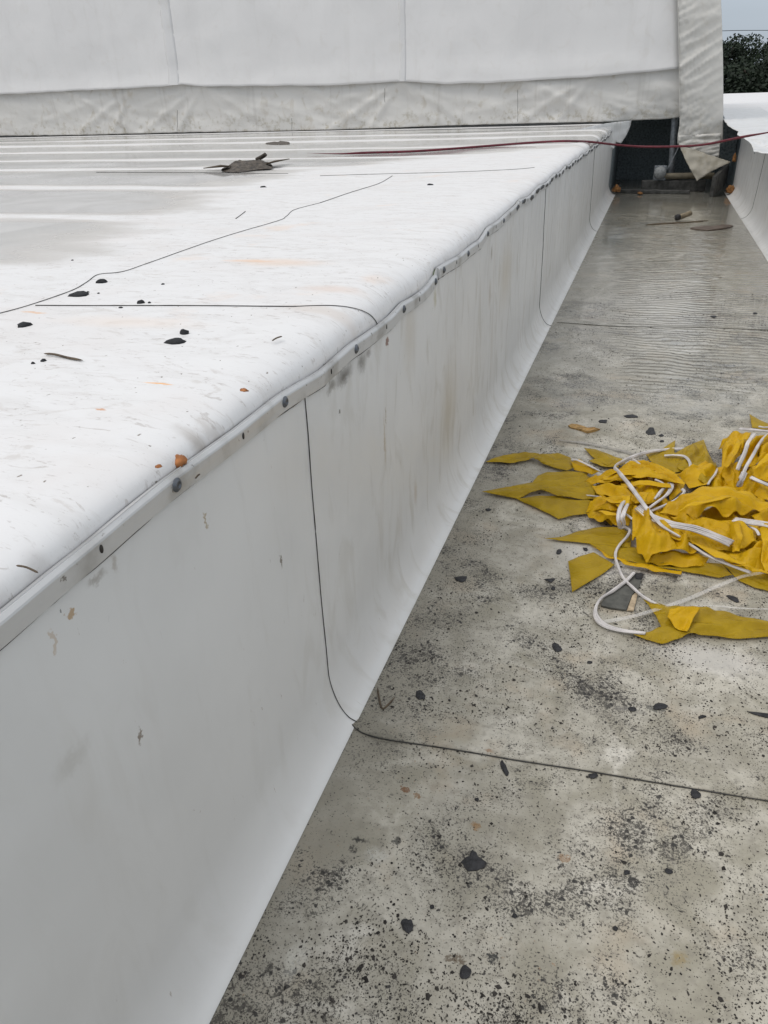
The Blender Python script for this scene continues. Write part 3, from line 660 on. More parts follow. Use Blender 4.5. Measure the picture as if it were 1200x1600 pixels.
# the wrinkled sleeve along the arch
def strip_l(z): return edge(z)
def strip_r(z): return .98-.155*(z-.9)-.02*(z-.9)**2+.02
zb = .72; V = []
us = lin(0, 1, 46); zs = lin(0, 1, 190)
for t in zs:
    for u in us:
        z = zb-.03*(1-u)*0+(6.6-zb)*t
        zz = z+(.18*(u-.3) if z < 2.4 else .12*u)*(1 if t > 0 else 0)*min(1, t*14)
        x0, x1 = strip_l(z), strip_r(z)
        if z < 1.05: x0 -= .03*sstep(1.05, .8, z)
        x = x0+(x1-x0)*u
        f = abs(nse(x*1.6, (z-.30*x-.10*u)*5.5, 4)); f2 = abs(nse(x*3, (z-.25*u)*15, 9))
        w = .050*(1-min(1, f*2.6))**2*(1-.4*u)*(.3+1.2*max(0,nse(x*.8,z*1.1,7)+.4))+.022*(1-min(1, f2*2.4))**2*(1-u*.8)+.02*fbm(x*2, z*3)
        V.append(Vector((x, YT-.10-w+.10*u*u, z)))
n = len(us); F = [(j*n+i, j*n+i+1, (j+1)*n+i+1, (j+1)*n+i) for j in range(len(zs)-1) for i in range(n-1)]
link('edge_sleeve', V, F, M_STRIP, tent, solid=.004)
P = [Vector((strip_l(z)-.005, YT-.14, z)) for z in lin(1.1, 6.4, 26)]
tube('stitch_line', P, .018, .01, M_STRIP, tent, n=6, sub=2)
# folded-back flap at the foot of the sleeve
def pr_f(px, py): return ony(px, py, YT-.28-.10*sstep(228, 280, py)+.02*nse(px*.1, py*.1))
sheet('sleeve_flap', [(1060, 225), (1066, 229), (1085, 233), (1108, 242), (1125, 247), (1142, 253), (1132, 258), (1112, 268), (1095, 279), (1089, 283), (1083, 272), (1072, 252)], None, 2, M_BEIGE, tent, pr_f)
sheet('sleeve_flap', [(1060, 212), (1127, 208), (1123, 247), (1108, 243), (1086, 234), (1061, 227)], None, 2, M_STRIP, tent, lambda a, b: ony(a, b, YT-.24+.03*nse(a*.08+b*.2, b*.2)))
# side of the hall running back from the sleeve
V, F = grid(lambda y, z: Vector((strip_r(z), y, z)), [YT+.02, 17, 20, 26], lin(1.05, 6.6, 20)); link('side_panel', V, F, M_TARP, tent)
# dark inside
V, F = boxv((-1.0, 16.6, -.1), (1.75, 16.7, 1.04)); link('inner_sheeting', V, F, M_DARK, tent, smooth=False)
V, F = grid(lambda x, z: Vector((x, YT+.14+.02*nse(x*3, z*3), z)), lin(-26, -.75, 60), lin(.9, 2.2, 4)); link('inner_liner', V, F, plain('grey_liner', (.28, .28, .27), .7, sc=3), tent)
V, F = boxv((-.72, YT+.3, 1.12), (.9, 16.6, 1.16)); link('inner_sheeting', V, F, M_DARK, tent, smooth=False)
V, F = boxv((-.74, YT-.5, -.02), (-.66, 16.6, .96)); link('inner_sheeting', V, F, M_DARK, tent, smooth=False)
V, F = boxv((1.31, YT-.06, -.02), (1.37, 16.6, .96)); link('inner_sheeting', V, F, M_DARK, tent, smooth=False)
# a dark sheet behind the sleeve beside the right curb
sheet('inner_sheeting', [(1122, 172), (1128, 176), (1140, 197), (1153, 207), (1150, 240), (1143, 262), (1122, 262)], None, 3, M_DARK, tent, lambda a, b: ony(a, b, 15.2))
# steel post with base plate
a = ony(1055, 180, 14.75); b = ony(1048, 276, 14.75)
tube('post', [a+Vector((0, 0, .6)), a, (a+b)/2, b], .10, .10, M_STEEL, tent, n=16, sub=2)
V, F = boxv((b.x-.16, 14.62, b.z-.03), (b.x+.18, 14.9, b.z)); bevel(link('base_plate', V, F, M_STEEL, tent, smooth=False))

# timbers, pulley, log, foam
def beam(a, b, w, h, name, label, mat=M_WOOD):
    a, b = Vector(a), Vector(b); d = (b-a).normalized(); s = d.cross(Vector((0, 0, 1))).normalized(); V = []; N = 14
    for i in range(N):
        p = a+(b-a)*i/(N-1)
        for sx, sz in ((-1, 0), (1, 0), (1, 1), (-1, 1)):
            V.append(p+s*sx*w/2+Vector((0, 0, sz*h))+Vector((nse(i*.8, sx), 0, nse(i*.8, sz+5)))*.010)
    F = [(i*4+j, i*4+(j+1) % 4, i*4+4+(j+1) % 4, i*4+4+j) for i in range(N-1) for j in range(4)]+[(3, 2, 1, 0), tuple((N-1)*4+j for j in range(4))]
    o = link(name, V, F, mat, smooth=False); bevel(o, .008); return tag(o, label, 'timber')
beam((-.15, 14.55, .0), (.86, 14.62, .0), .16, .17, 'timber_beam', 'long dark wet timber lying across the channel end under the post')
beam((-.55, 14.30, .0), (.62, 14.18, .0), .12, .055, 'timber_plank', 'low dark plank on the wet floor in front of the crossing timber')
p0 = onz(1113, 298); 
beam((.93, 13.75, .0), (1.17, 14.75, .10), .06, .30, 'timber_board', 'dark board standing on edge at a slant beside the right curb')
q = ony(1032, 265, 14.5)
pul = empty('pulley_block', (q.x, 14.5, .17), 'small round grey pulley in a bracket left of the steel post', 'pulley')
V = []; F = []; n = 18
for k, (r, yy) in enumerate(((.001, -.06), (.085, -.06), (.095, -.04), (.06, 0), (.095, .04), (.085, .06), (.001, .06))):
    for j in range(n): V.append(Vector((q.x+r*math.cos(j*2*math.pi/n), 14.42+yy, .30+r*math.sin(j*2*math.pi/n))))
for k in range(6):
    for j in range(n): F.append((k*n+j, k*n+(j+1) % n, (k+1)*n+(j+1) % n, (k+1)*n+j))
link('wheel', V, F, plain('grey_cast', (.24, .25, .25), .5), pul)
V, F = boxv((q.x-.10, 14.50, .17), (q.x+.10, 14.56, .40)); bevel(link('bracket', V, F, M_STEEL, pul, smooth=False), .01)
tube('guy_wire', [(q.x+.1, 14.5, .33), (q.x+.22, 14.6, .62), (q.x+.33, 14.72, 1.0)], .012, .012, M_STEEL, pul, n=6)
lg = tube('log', [(.10, 14.56, .235), (.35, 14.55, .235), (.8, 14.60, .235), (.98, 14.62, .23)], .11, .10, plain('stained_roll', (.16, .14, .10), .8, sc=8), None, n=14, wob=.1)
tag(lg, 'tan and grey round roll lying on top of the crossing timber', 'log')
def lump(name, c, r, mat, label, cat, seed=0, sc=(1, 1, 1), rough=.4, group=None, lv=3):
    bm = bmesh.new(); bmesh.ops.create_icosphere(bm, subdivisions=lv, radius=1)
    for v in bm.verts:
        d = v.co.normalized(); k = 1+rough*fbm(d.x*1.5+seed, d.y*1.5, d.z*1.5+seed, 3)+rough*.3*nse(d.x*5, d.y*5+seed, d.z*5)
        v.co = Vector((d.x*k*r*sc[0], d.y*k*r*sc[1], max(-.25, d.z*k)*r*sc[2]))
    me = bpy.data.meshes.new(name); bm.to_mesh(me); bm.free(); me.materials.append(mat)
    for p in me.polygons: p.use_smooth = True
    o = bpy.data.objects.new(name, me); COL.objects.link(o); o.location = c; o.rotation_euler = (0, 0, seed)
    return tag(o, label, cat, group)
lump('foam_blob', (-.53, 14.0, .07), .07, M_FOAM, 'orange foam blob at the foot of the left curb end', 'foam', 1, (.8, 1, 1.2))
lump('foam_blob', (1.22, 14.0, .06), .07, M_FOAM, 'orange foam blob at the foot of the right curb end', 'foam', 2, (1, 1, 1.3))
lump('foam_blob', ony(1147, 250, 14.3), .06, M_FOAM, 'small orange foam blob halfway up the right curb end', 'foam', 3, (.5, .6, 1.5))
lump('foam_blob', (-.15, 14.05, .02), .05, M_FOAM, 'flat orange foam smear on the plank', 'foam', 5, (1.8, .6, .5))

# red rope: lies on the deck, spans the channel, onto the other deck
P = []
for p in [(480, 238), (530, 238.5), (575, 237), (640, 235.5), (700, 233), (780, 227), (830, 223)]:
    q = onz(p[0], p[1], 1.045); q.z = deckz(q.x, q.y)+.014; P.append(q)
for p in [(880, 220.5), (920, 221.5)]: P.append(ony(p[0], p[1], 9.0+(p[0]-880)*.012))
for p, y in [((960, 226), 9.8), ((1000, 229), 9.9), ((1050, 229), 9.7), ((1100, 226), 9.4), ((1160, 214), 8.9), ((1200, 207), 8.5), ((1290, 190), 8.0)]: P.append(ony(*p, y))
rope = tube('rope', P, .023, .023, M_CABLE, None, n=10, sub=6, taper=True)
tag(rope, 'dark red rope sagging over the channel from deck to deck', 'rope')

# ------------------------------------------------------------------ pennant heap
Y0 = onz(1020, 850)
PEN = empty('pennant_string', (Y0.x, Y0.y, 0), 'tangled heap of yellow pennants tied with white cords on the dirty channel floor', 'pennants')
def cr(u, v): return (740+u/2.609, 630+v/2.609)
def pennant(pts, film=False, base=0., amp=.010, folds=14, ang=None, seed=0, mid=None, step=.006, sub=1, belly=0., lab=None):
    """pts: (u, v, z cm) in the tracing's grid"""
    pts = [tuple(p)+(0,) if len(p) == 2 else p for p in pts]
    pp = smoothpoly(pts, sub)
    W3 = []
    for u, v, z in pp:
        x, y = cr(u, v); W3.append(onz(x, y, base+.004+max(0, z)*.01))
    C = []
    for q in (mid or []):
        x, y = cr(q[0], q[1]); C.append(onz(x, y, base+.004+q[2]*.01))
    ol = densify([[p.x, p.y, p.z] for p in W3], step)
    vs, fs = fillpoly(ol, step)
    ctrl = [(p.x, p.y, p.z) for p in W3]+[(p.x, p.y, p.z) for p in C]*3
    if ang is None:
        # principal direction
        best = max(((a-b).length, i, j) for i, a in enumerate(W3) for j, b in enumerate(W3) if i < j); d = (W3[best[1]]-W3[best[2]]); ang = math.atan2(d.y, d.x)
    ca, sa = math.cos(ang), math.sin(ang); V = []
    for v in vs:
        sw = sz = 0; dm = 9
        for cx, cy, cz in ctrl:
            d2 = (v.x-cx)**2+(v.y-cy)**2+1e-5; w = 1/d2**1.5; sw += w; sz += w*cz
        for a, b in zip(ol, ol[1:]+ol[:1]): dm = min(dm, (v.x-a[0])**2+(v.y-a[1])**2)
        dm = math.sqrt(dm); z = sz/sw
        l = v.x*ca+v.y*sa; t = -v.x*sa+v.y*ca
        f = nse(l*folds*.09+seed, t*folds*.8+l*1.5, seed*1.7); f = 1-min(1, abs(f)*2.6)
        h = nse(l*folds*.3+seed, t*folds*1.6+l*7, seed*.3+4); h = 1-min(1, abs(h)*2.4)
        c = noise.voronoi(Vector((l*11+seed, t*20+.3*seed, 0)))[0]; crum = (c[1]-c[0])
        e = .22+.78*sstep(0, .022, dm)
        z += amp*e*1.35*(1.0*f+.5*h+1.0*(crum-.4))+belly*sstep(0, .08, dm)
        pl = (t*folds*1.15+.9*nse(l*2.2+seed, t*3)+l*1.2+seed) % 1.0; pl = abs(pl-.5)*2
        z += amp*PLEAT*e*(pl-.5)*(.5+1.0*max(0, nse(l*4+seed, t*9, 2)+.25))*(1 if not film else .5)
        V.append(Vector((v.x, v.y, max(.002, z))))
    o = link('pennant', V, fs, M_YEL1 if film else M_YEL, PEN, solid=.0008)
    if lab: o['label'] = lab
    return o
pn = pennant
PLEAT = 2.6
# thin single layers lying flat
pn([(48,240,0),(90,222,.4),(130,211,.6),(175,203,.8),(215,201,1),(268,206,1.6),(250,222,1.4),(205,236,.6),(150,245,.3)], True, .002, .006, seed=1)
pn([(245,226,1.6),(268,208,1.8),(345,202,1.2),(395,222,1),(412,262,1),(380,276,.6),(340,268,.4),(295,252,.5)], True, .004, .008, seed=2)
pn([(395,238,2),(430,228,2.5),(480,255,2.5),(520,280,2.5),(482,292,2),(410,272,1.2)], False, .004, .008, seed=3)
pn([(450,183,.5),(500,190,.6),(560,212,.8),(625,236,1.5),(600,255,1.5),(535,250,1),(480,215,.6)], True, .003, .006, seed=4)
pn([(470,235,.5),(500,225,.6),(600,235,1),(590,262,1.5),(520,256,1)], True, .002, .006, seed=5)
pn([(240,322,.3),(262,296,.4),(300,282,.6),(400,278,.8),(470,285,1.2),(440,320,1.2),(330,338,.6)], True, .003, .007, seed=6)
pn([(35,362,0),(120,346,.3),(200,332,.6),(260,322,.8),(360,308,1.2),(470,300,2.5),(490,340,2.5),(480,372,2),(400,362,1),(300,350,.8),(250,362,.8),(180,388,.2),(110,378,.1)], True, .006, .010, seed=7)
pn([(262,348,1.5),(330,338,2),(420,340,2.4),(495,345,3),(500,395,2.6),(430,392,1.4),(340,377,1.2)], True, .011, .010, seed=8)
pn([(172,390,.1),(280,376,.8),(350,378,1),(430,396,1.2),(500,385,2.4),(480,440,1.4),(455,452,.6),(345,472,.3),(262,430,.2)], True, .003, .008, seed=9)
pn([(290,553,0),(360,545,.3),(440,520,.6),(520,504,1),(600,508,1.6),(645,540,2),(640,590,1.5),(560,585,.8),(460,570,.4),(355,562,.1)], True, .003, .008, seed=10)
pn([(385,645,.1),(440,622,.3),(490,608,.6),(575,658,.4),(520,700,.2),(460,735,.2),(402,770,.2),(395,710,.2)], True, .002, .004, seed=11, sub=1)
pn([(470,572,.4),(560,580,1),(680,590,1.6),(800,640,1.4),(850,655,1),(700,660,.6),(560,630,.4)], True, .002, .007, seed=12)
pn([(475,578,1),(520,600,1.6),(600,632,1.8),(720,658,1.6),(850,686,.8),(846,699,.4),(740,688,.5),(620,660,.6),(540,630,.6)], False, .006, .006, seed=13)
pn([(700,650,1),(850,640,1.4),(1010,655,1.4),(1055,700,.6),(1000,712,.3),(880,690,.3),(760,670,.4)], True, .004, .008, seed=14)
pn([(700,205,.6),(760,192,.8),(822,152,.6),(818,200,1),(905,265,1.5),(820,285,1.6),(720,235,1.4)], True, .003, .008, seed=15)
pn([(815,210,1),(870,175,1.4),(938,149,.8),(955,200,1),(990,268,2),(990,320,2),(940,330,3),(880,290,3),(830,265,2)], True, .006, .012, seed=16)
pn([(820,290,2),(900,262,4.5),(945,240,5.5),(985,262,4),(990,300,3),(950,335,3),(880,345,3)], False, .006, .016, seed=17)
pn([(640,690,.3),(700,800,.3)]+[(770,824,1),(850,830,2.0),(930,832,2.4),(1010,850,1.2),(1100,870,.6),(1230,895,.3),(1230,952,.2),(1080,960,.2),(940,944,.6),(880,938,1),(830,962,.5),(770,981,.2),(700,962,.2),(640,940,.1),(700,935,.3),(762,915,1.2),(745,870,1),(715,830,.5)][0:0] + [(690,800,.4)], True) if False else None
pn([(690,800,.4),(770,824,1),(850,830,2.2),(930,832,2.6),(1010,850,1.2),(1100,870,.6),(1230,895,.3),(1230,952,.2),(1080,960,.2),(940,944,.8),(885,936,1.6),(830,962,.6),(770,981,.2),(700,962,.2),(640,938,.1),(705,935,.4),(765,912,1.4),(745,870,1),(715,830,.5)], True, .003, .012, seed=18, lab='separate yellow pennant stretched out on a loop of cord below the heap')
pn([(800,838,3),(850,828,3.6),(925,832,3.8),(900,870,4.2),(870,935,2.4),(820,915,2.4),(790,870,3)], False, .004, .012, seed=19)
pn([(1010,655,.5),(1080,660,.8),(1230,705,.8),(1230,775,.1),(1150,755,.1),(1080,725,.1)], True, .002, .006, seed=20)
# main heap
pn([(500,335,1),(640,282,2),(860,330,2),(770,400,2),(880,450,2),(1240,430,2),(1240,640,1),(1000,615,1),(860,560,1),(660,440,1),(560,500,.6),(490,440,.6)], False, .003, .018, seed=60)
pn([(930,300,1),(1010,262,1.5),(1100,250,2),(1240,250,2),(1240,450,2),(1080,380,2),(960,352,1.5)], False, .003, .018, seed=61)
pn([(620,250,6),(660,232,6),(740,262,6),(760,330,5),(700,350,5),(620,330,5),(580,290,5)], False, .01, .014, seed=21)
pn([(445,318,2),(500,296,3.5),(560,272,5),(640,262,7),(720,272,8),(700,300,7.5),(600,318,6),(520,330,4),(470,335,2.5)], False, .012, .014, folds=22, seed=22)
pn([(600,262,6),(640,236,7),(700,242,8),(760,256,8.5),(815,285,8),(865,330,7),(820,328,7),(740,306,8),(650,300,7.5),(610,290,6)], False, .02, .014, folds=24, seed=23)
pn([(480,338,3),(560,334,5),(630,350,6.5),(655,385,6.5),(560,386,5),(500,370,3.5)], False, .012, .012, seed=24)
pn([(640,318,6),(720,322,7),(775,345,6),(760,395,5),(700,415,6),(655,372,6)], False, .008, .016, seed=25)
pn([(830,300,5),(862,328,6),(850,360,5),(800,400,3),(790,360,3),(820,330,5)], False, .01, .01, seed=26)
pn([(458,445,1),(478,400,4),(510,380,6),(580,388,7.5),(640,378,7),(655,405,6.5),(600,430,7),(560,440,7)], False, .010, .016, seed=27)
pn([(458,448,.8),(500,420,5),(560,415,8),(620,420,8),(648,455,6),(632,500,2.5),(580,506,1),(510,492,.5),(470,474,.5)], False, .006, .018, seed=28, belly=.012)
pn([(650,372,7),(690,360,8.5),(718,366,8),(700,400,7.5),(660,410,7),(640,390,7)], False, .02, .010, seed=29)
pn([(570,405,7.5),(610,372,9),(640,380,9.5),(632,420,9),(600,440,8)], False, .02, .010, seed=30)
pn([(640,440,6),(662,418,8),(740,468,8),(810,510,7.5),(870,560,5.5),(920,600,3.5),(900,612,3.5),(790,604,5.5),(730,618,5),(705,655,2),(668,612,3),(645,560,4)], False, .012, .016, seed=31, mid=[(740,540,9), (690,520,9)])
pn([(705,650,1.5),(735,612,3.5),(800,602,3.8),(900,612,2.5),(960,632,1.5),(940,668,.6),(850,672,.5),(760,662,.6)], False, .006, .012, seed=32)
pn([(755,448,3),(800,402,6),(860,372,9),(935,338,10.5),(1020,338,10.5),(1105,356,8.5),(1200,402,5),(1240,425,3),(1190,440,4),(1100,458,5),(1030,466,5),(900,472,4.5),(815,458,3)], False, .014, .007, folds=10, seed=33, mid=[(950,400,10.5), (1040,395,10)])
pn([(800,470,3),(862,444,5.5),(960,472,6.5),(1055,478,7),(1062,510,6),(1052,565,4),(960,530,4),(880,505,3),(830,490,2.5)], False, .010, .014, seed=34)
pn([(1040,478,7),(1095,484,8),(1130,515,7),(1152,560,4.5),(1100,596,3),(1055,606,2.5),(1052,545,5)], False, .018, .012, seed=35)
pn([(840,520,3),(920,545,4),(1052,585,3.5),(1055,612,1.5),(960,606,1.5),(890,575,2)], False, .004, .010, seed=36)
pn([(1130,455,5),(1190,432,5),(1240,430,4),(1240,500,3),(1160,492,4)], False, .004, .014, seed=37)
pn([(990,622,1.5),(1060,612,3),(1120,600,4),(1165,562,5.5),(1240,555,5),(1240,690,1),(1140,690,.6),(1040,650,.6)], False, .006, .016, seed=38)
pn([(1160,505,6),(1195,492,8),(1240,500,7),(1240,680,3),(1190,690,3),(1172,640,4),(1178,570,6)], False, .016, .012, seed=39)
pn([(1100,480,4),(1160,500,4.5),(1150,560,4),(1110,590,3)], False, .004, .01, seed=40)
pn([(850,575,2.5),(930,606,3.5),(1040,655,3.5),(1130,690,3),(1240,712,3),(1240,690,3.5),(1120,665,4.5),(1000,628,4.5),(900,590,4)], False, .010, .010, seed=41)
# upper right bunch
pn([(998,185,2),(1018,145,6),(1068,118,9),(1130,124,10),(1112,175,10),(1082,225,7),(1040,262,4),(1010,272,2)], False, .008, .016, seed=42)
pn([(1008,272,2),(1045,242,6),(1085,252,7),(1092,300,4),(1062,338,1.5),(1030,335,1),(1012,305,1.5)], False, .006, .016, folds=26, seed=43)
pn([(1090,255,6),(1100,180,10),(1150,140,12),(1240,120,12),(1240,215,9),(1180,235,9),(1120,262,8)], False, .006, .018, folds=24, seed=44)
pn([(1105,292,6),(1135,262,8.5),(1190,240,9.5),(1240,235,9),(1240,330,6),(1200,320,6.5),(1140,300,6)], False, .014, .014, seed=45)
pn([(1110,330,2),(1140,300,5),(1240,340,4),(1240,420,3),(1150,380,3),(1105,350,1.5)], False, .006, .014, seed=46)
pn([(1124,44,.4),(1165,68,.5),(1240,98,.5),(1240,115,.4),(1135,100,.3)], True, .003, .004, seed=47, sub=1)
pn([(985,240,1),(1010,300,1.5),(1000,345,1),(930,345,1.5),(955,300,2)], True, .003, .01, seed=48)
pn([(1160,180,10),(1200,165,12),(1240,160,12),(1240,260,8),(1190,262,8),(1165,225,9)], False, .014, .014, seed=49)
for i, q_ in enumerate(([(520,300,6),(640,276,8.5),(760,262,9.8),(772,270,9.8),(650,292,8.8),(530,312,6)], [(600,330,7),(700,316,8.8),(800,328,8.2),(806,344,8),(700,334,8.8),(605,345,7)],
        [(650,425,9.5),(760,500,9.8),(850,545,7.5),(845,560,7.3),(745,520,9.4)], [(870,556,5.5),(1000,606,5.5),(1115,650,4.2),(1100,662,4.2),(985,628,5.5)],
        [(820,444,9),(900,402,11.8),(1010,378,12),(1105,388,10),(1010,396,11.5),(905,420,11)], [(1058,490,9.4),(1072,540,9.4),(1064,600,5.5),(1084,602,5.4),(1098,540,9.3),(1086,488,9.4)],
        [(498,388,8),(560,390,9.2),(622,396,9.9),(620,412,9.2),(560,408,8.8)], [(1015,252,7),(1050,200,9.6),(1078,148,11.5),(1094,160,11.5),(1064,218,9.8),(1032,264,7.2)],
        [(1138,272,10.5),(1200,205,13.5),(1240,180,13.5),(1240,204,13.4),(1195,240,12.4)], [(540,296,7),(600,268,8.5),(660,246,9),(664,256,9),(606,284,8.4)], [(470,455,5),(540,440,8.6),(610,452,8.6),(606,464,8),(540,456,8)])):
    pn(q_, False, .012, .006, folds=20, seed=70+i, step=.005)
# ---- cords
def cord(pts, w=.016, t=.007, strands=1, mat=M_CORD, name='cord', spread=.007, twist=1.5, seed=0, fl=.17):
    for s in range(strands):
        o = (s-(strands-1)/2)*spread; P = []
        for i, (u, v, z) in enumerate(pts):
            x, y = cr(u, v); q = onz(x, y, .006+z*.01); q.x += o*.5+.003*nse(i*1.3, s+seed); q.y += o+.003*nse(i*1.7, s*3+seed); q.z += .003*nse(i*2.1, s+5); P.append(q)
        tube(name, P, w*.74, t, mat, PEN, n=26, flute=fl, twist=twist, sub=8, wob=.25, seed=seed+s)
cord([(350,150,.2),(440,160,.3),(540,178,.4),(650,205,.6),(690,215,1)], .017, .003, mat=M_STRAP, twist=0, fl=0)
cord([(860,185,1),(800,187,1.2),(720,198,2.5),(640,222,6),(578,256,9.5),(590,280,10),(625,320,11),(665,372,12),(700,422,12),(740,470,12),(775,505,11.5),(840,545,9)], .020, .008, seed=1, twist=3)
cord([(820,540,8),(880,575,6.5),(945,615,5.5),(1000,640,5),(1060,665,4),(1130,690,3)], .005, .006, 2, seed=2)
cord([(400,230,3),(425,232,4),(460,250,4.5),(520,279,4.5)], .016, .006, seed=3, twist=2)
cord([(778,214,2.5),(820,212,3.5),(858,218,4.5),(880,238,4.5),(884,262,4)], .020, .009, seed=4, twist=4)
cord([(650,228,8),(665,238,9.5),(680,252,9.8)], .012, .008, seed=5)
cord([(705,435,6),(745,405,7),(785,375,7.5),(805,345,8),(795,330,8),(770,352,8),(745,385,7)], .011, .009, 4, seed=6, spread=.009)
cord([(720,440,5),(770,420,5),(830,390,6),(858,362,6.5),(850,350,7)], .011, .008, 2, seed=7)
cord([(740,312,9.5),(765,322,9.5),(780,335,8.5)], .012, .008, seed=8)
cord([(612,402,10.5),(596,430,11.5),(590,470,10.5),(598,505,7),(612,498,7),(608,460,11),(625,415,11)], .014, .008, 2, seed=9, spread=.01)
cord([(615,505,5),(637,518,5.5),(625,545,4),(592,582,2.5),(578,620,2),(590,670,1.5),(612,712,1.2),(650,752,1),(700,795,1),(760,828,1.5)], .013, .009, seed=10, twist=14)
cord([(652,692,1.4),(625,722,1.2),(570,765,1),(520,795,.8),(496,840,.6),(505,880,.6),(540,908,.6),(600,925,.6),(660,935,.6),(700,938,.8)], .014, .007, 2, seed=11, spread=.006, twist=8)
cord([(618,450,9),(635,462,8.8),(655,480,8)], .010, .007, seed=12)
cord([(668,424,10),(720,462,10.5),(790,490,10),(840,500,9),(900,512,8.5),(980,540,8),(1052,572,6)], .009, .008, 4, seed=13, spread=.011, twist=10)
cord([(455,376,3.5),(480,378,4.5),(520,384,7)], .010, .006, seed=14)
cord([(1060,476,8),(1120,484,9.2),(1180,492,9),(1240,505,9)], .011, .009, 3, seed=15, spread=.012)
cord([(1110,498,7),(1150,515,8),(1165,540,7)], .014, .007, seed=16)
cord([(1085,104,3),(1130,108,5),(1180,112,6),(1240,118,7)], .016, .007, 2, seed=17, spread=.014)
cord([(1165,95,6),(1190,98,7),(1240,95,8)], .018, .007, seed=18)
cord([(1145,125,12),(1118,165,13),(1105,205,12),(1085,248,10),(1075,272,8)], .022, .008, seed=19, twist=2)
cord([(1240,120,13),(1195,130,14),(1165,165,14),(1140,210,13.5),(1110,262,12),(1095,300,10),(1080,335,6)], .013, .010, 2, seed=20, spread=.014)
cord([(1104,282,10.5),(1092,310,9),(1082,340,5)], .028, .009, seed=21, twist=0)
cord([(1130,302,9),(1165,318,9),(1240,350,8)], .014, .008, 2, seed=22, spread=.010)
cord([(955,332,4.5),(965,315,4.8),(985,290,4.5),(992,268,4)], .012, .007, seed=23)
cord([(1190,690,3),(1100,705,1.5),(1000,745,.8),(880,795,.6),(760,835,1.6),(650,868,.5),(530,890,.3)], .022, .002, mat=M_CLEAR, name='clear_tie', twist=0, seed=24, fl=0)
cord([(1240,840,.8),(1100,835,.6),(980,828,1.4),(900,824,2.6)], .010, .002, mat=M_CLEAR, name='clear_tie', twist=0, seed=25, fl=0)

# ------------------------------------------------------------------ loose bits
def flat(name, pts, z, t, mat, label, cat, up=None, amp=.002, ragged=.06, group=None, sub=2, lift=0):
    """irregular thin chip traced at its real place; pts in photo grid on plane z"""
    P = smoothpoly(pts, sub); cx = sum(p[0] for p in P)/len(P); cy = sum(p[1] for p in P)/len(P)
    W = []
    for i, p in enumerate(P):
        k = 1+ragged*random.uniform(-1, 1); W.append(onz(cx+(p[0]-cx)*k, cy+(p[1]-cy)*k, z))
    C = onz(cx, cy, z); r = max((w-C).length for w in W); n = len(W)
    zz = (deckz(C.x, C.y) if z > .5 else 0)+.0015
    V = [Vector((0, 0, t))]+[Vector(((w.x-C.x)*.62, (w.y-C.y)*.62, t*random.uniform(.8, 1.1))) for w in W]+[Vector((w.x-C.x, w.y-C.y, t*.45+lift*random.random())) for w in W]+[Vector((w.x-C.x, w.y-C.y, 0)) for w in W]
    F = [(0, 1+i, 1+(i+1) % n) for i in range(n)]
    for k in (0, 1): F += [(1+k*n+i, 1+(k+1)*n+i, 1+(k+1)*n+(i+1) % n, 1+k*n+(i+1) % n) for i in range(n)]
    o = link(name, V, F, mat, smooth=False); o.location = (C.x, C.y, zz)
    return tag(o, label, cat, group)
def el(cx, cy, w, h, n=9, a=0):
    ca, sa = math.cos(a), math.sin(a); R = []
    for i in range(n):
        th = 2*math.pi*i/n; k = random.uniform(.75, 1.1); x, y = w/2*k*math.cos(th), h/2*k*math.sin(th); R.append((cx+x*ca-y*sa, cy+x*sa+y*ca))
    return R
# deck crumbs: raised lumps of black tar
def crumb(px, py, w, h, label, seed=0):
    q = onz(px, py, 1.04); q.z = deckz(q.x, q.y); dist = (q-Vector((0, 0, H))).length; s = dist/FPX
    r = w*s/2
    o = lump('tar_crumb', q, r, M_TAR, label, 'crumb', seed, (1, min(2.2, .9), max(.25, min(.95, h/w*1.15))), .28, lv=2)
    o.rotation_euler = (0, 0, .3*math.sin(seed)); return o
G1 = 'black tar crumbs on the white deck'
for a in [(123, 456, 28, 8, 'flat oblong black crumb just below the wandering deck seam'), (158, 436, 18, 8, 'tilted black crumb touching the bend of the deck seam'),
          (37, 504, 20, 9, 'dome shaped black crumb near the left picture edge'), (288, 519, 14, 12, 'upright blocky black crumb, upper one of the touching pair'),
          (274, 532, 32, 9, 'long flat black crumb, lower one of the touching pair'), (219, 470, 11, 8, 'black crumb resting on the cross seam'),
          (233, 470, 5, 4, 'tiny black speck right of the crumb on the cross seam'), (254, 441, 5, 4, 'lone tiny black speck above the cross seam'),
          (51, 565, 6, 6, 'small round black crumb left of its twin beside the deck twig'), (67, 561, 9, 6, 'small pointed black crumb at the tip of the deck twig'),
          (136, 452, 5, 3, 'minute black crumb between the two crumbs of the deck seam'), (153, 454, 4, 3, 'minute black crumb right of the oblong one by the deck seam'),
          (672, 287, 9, 4, 'small dark brown chip alone on the far middle deck'), (411, 289, 10, 3, 'thin dark chip below the muck pile on deck'),
          (112, 401, 4, 2, 'tiny speck left above the deck seam'), (188, 477, 7, 3, 'flat black grain lying on the cross seam line')]:
    o = crumb(*a, seed=a[0]*.1); o['group'] = G1
def stick(name, pts, z, w, label, cat='twig', mat=M_TWIG, dz=.004):
    P = []
    for i, p in enumerate(pts):
        q = onz(p[0], p[1], z); q.z = (deckz(q.x, q.y) if z > .5 else 0)+dz+.001*math.sin(i*2); P.append(q)
    o = tube(name, P, w, w*.8, mat, None, n=6, sub=4, taper=True, wob=.4, seed=pts[0][0]); return tag(o, label, cat)
stick('twig', [(68, 552), (85, 554), (105, 558), (130, 563)], 1.04, .006, 'thin brown twig lying on the white deck beside two crumbs')
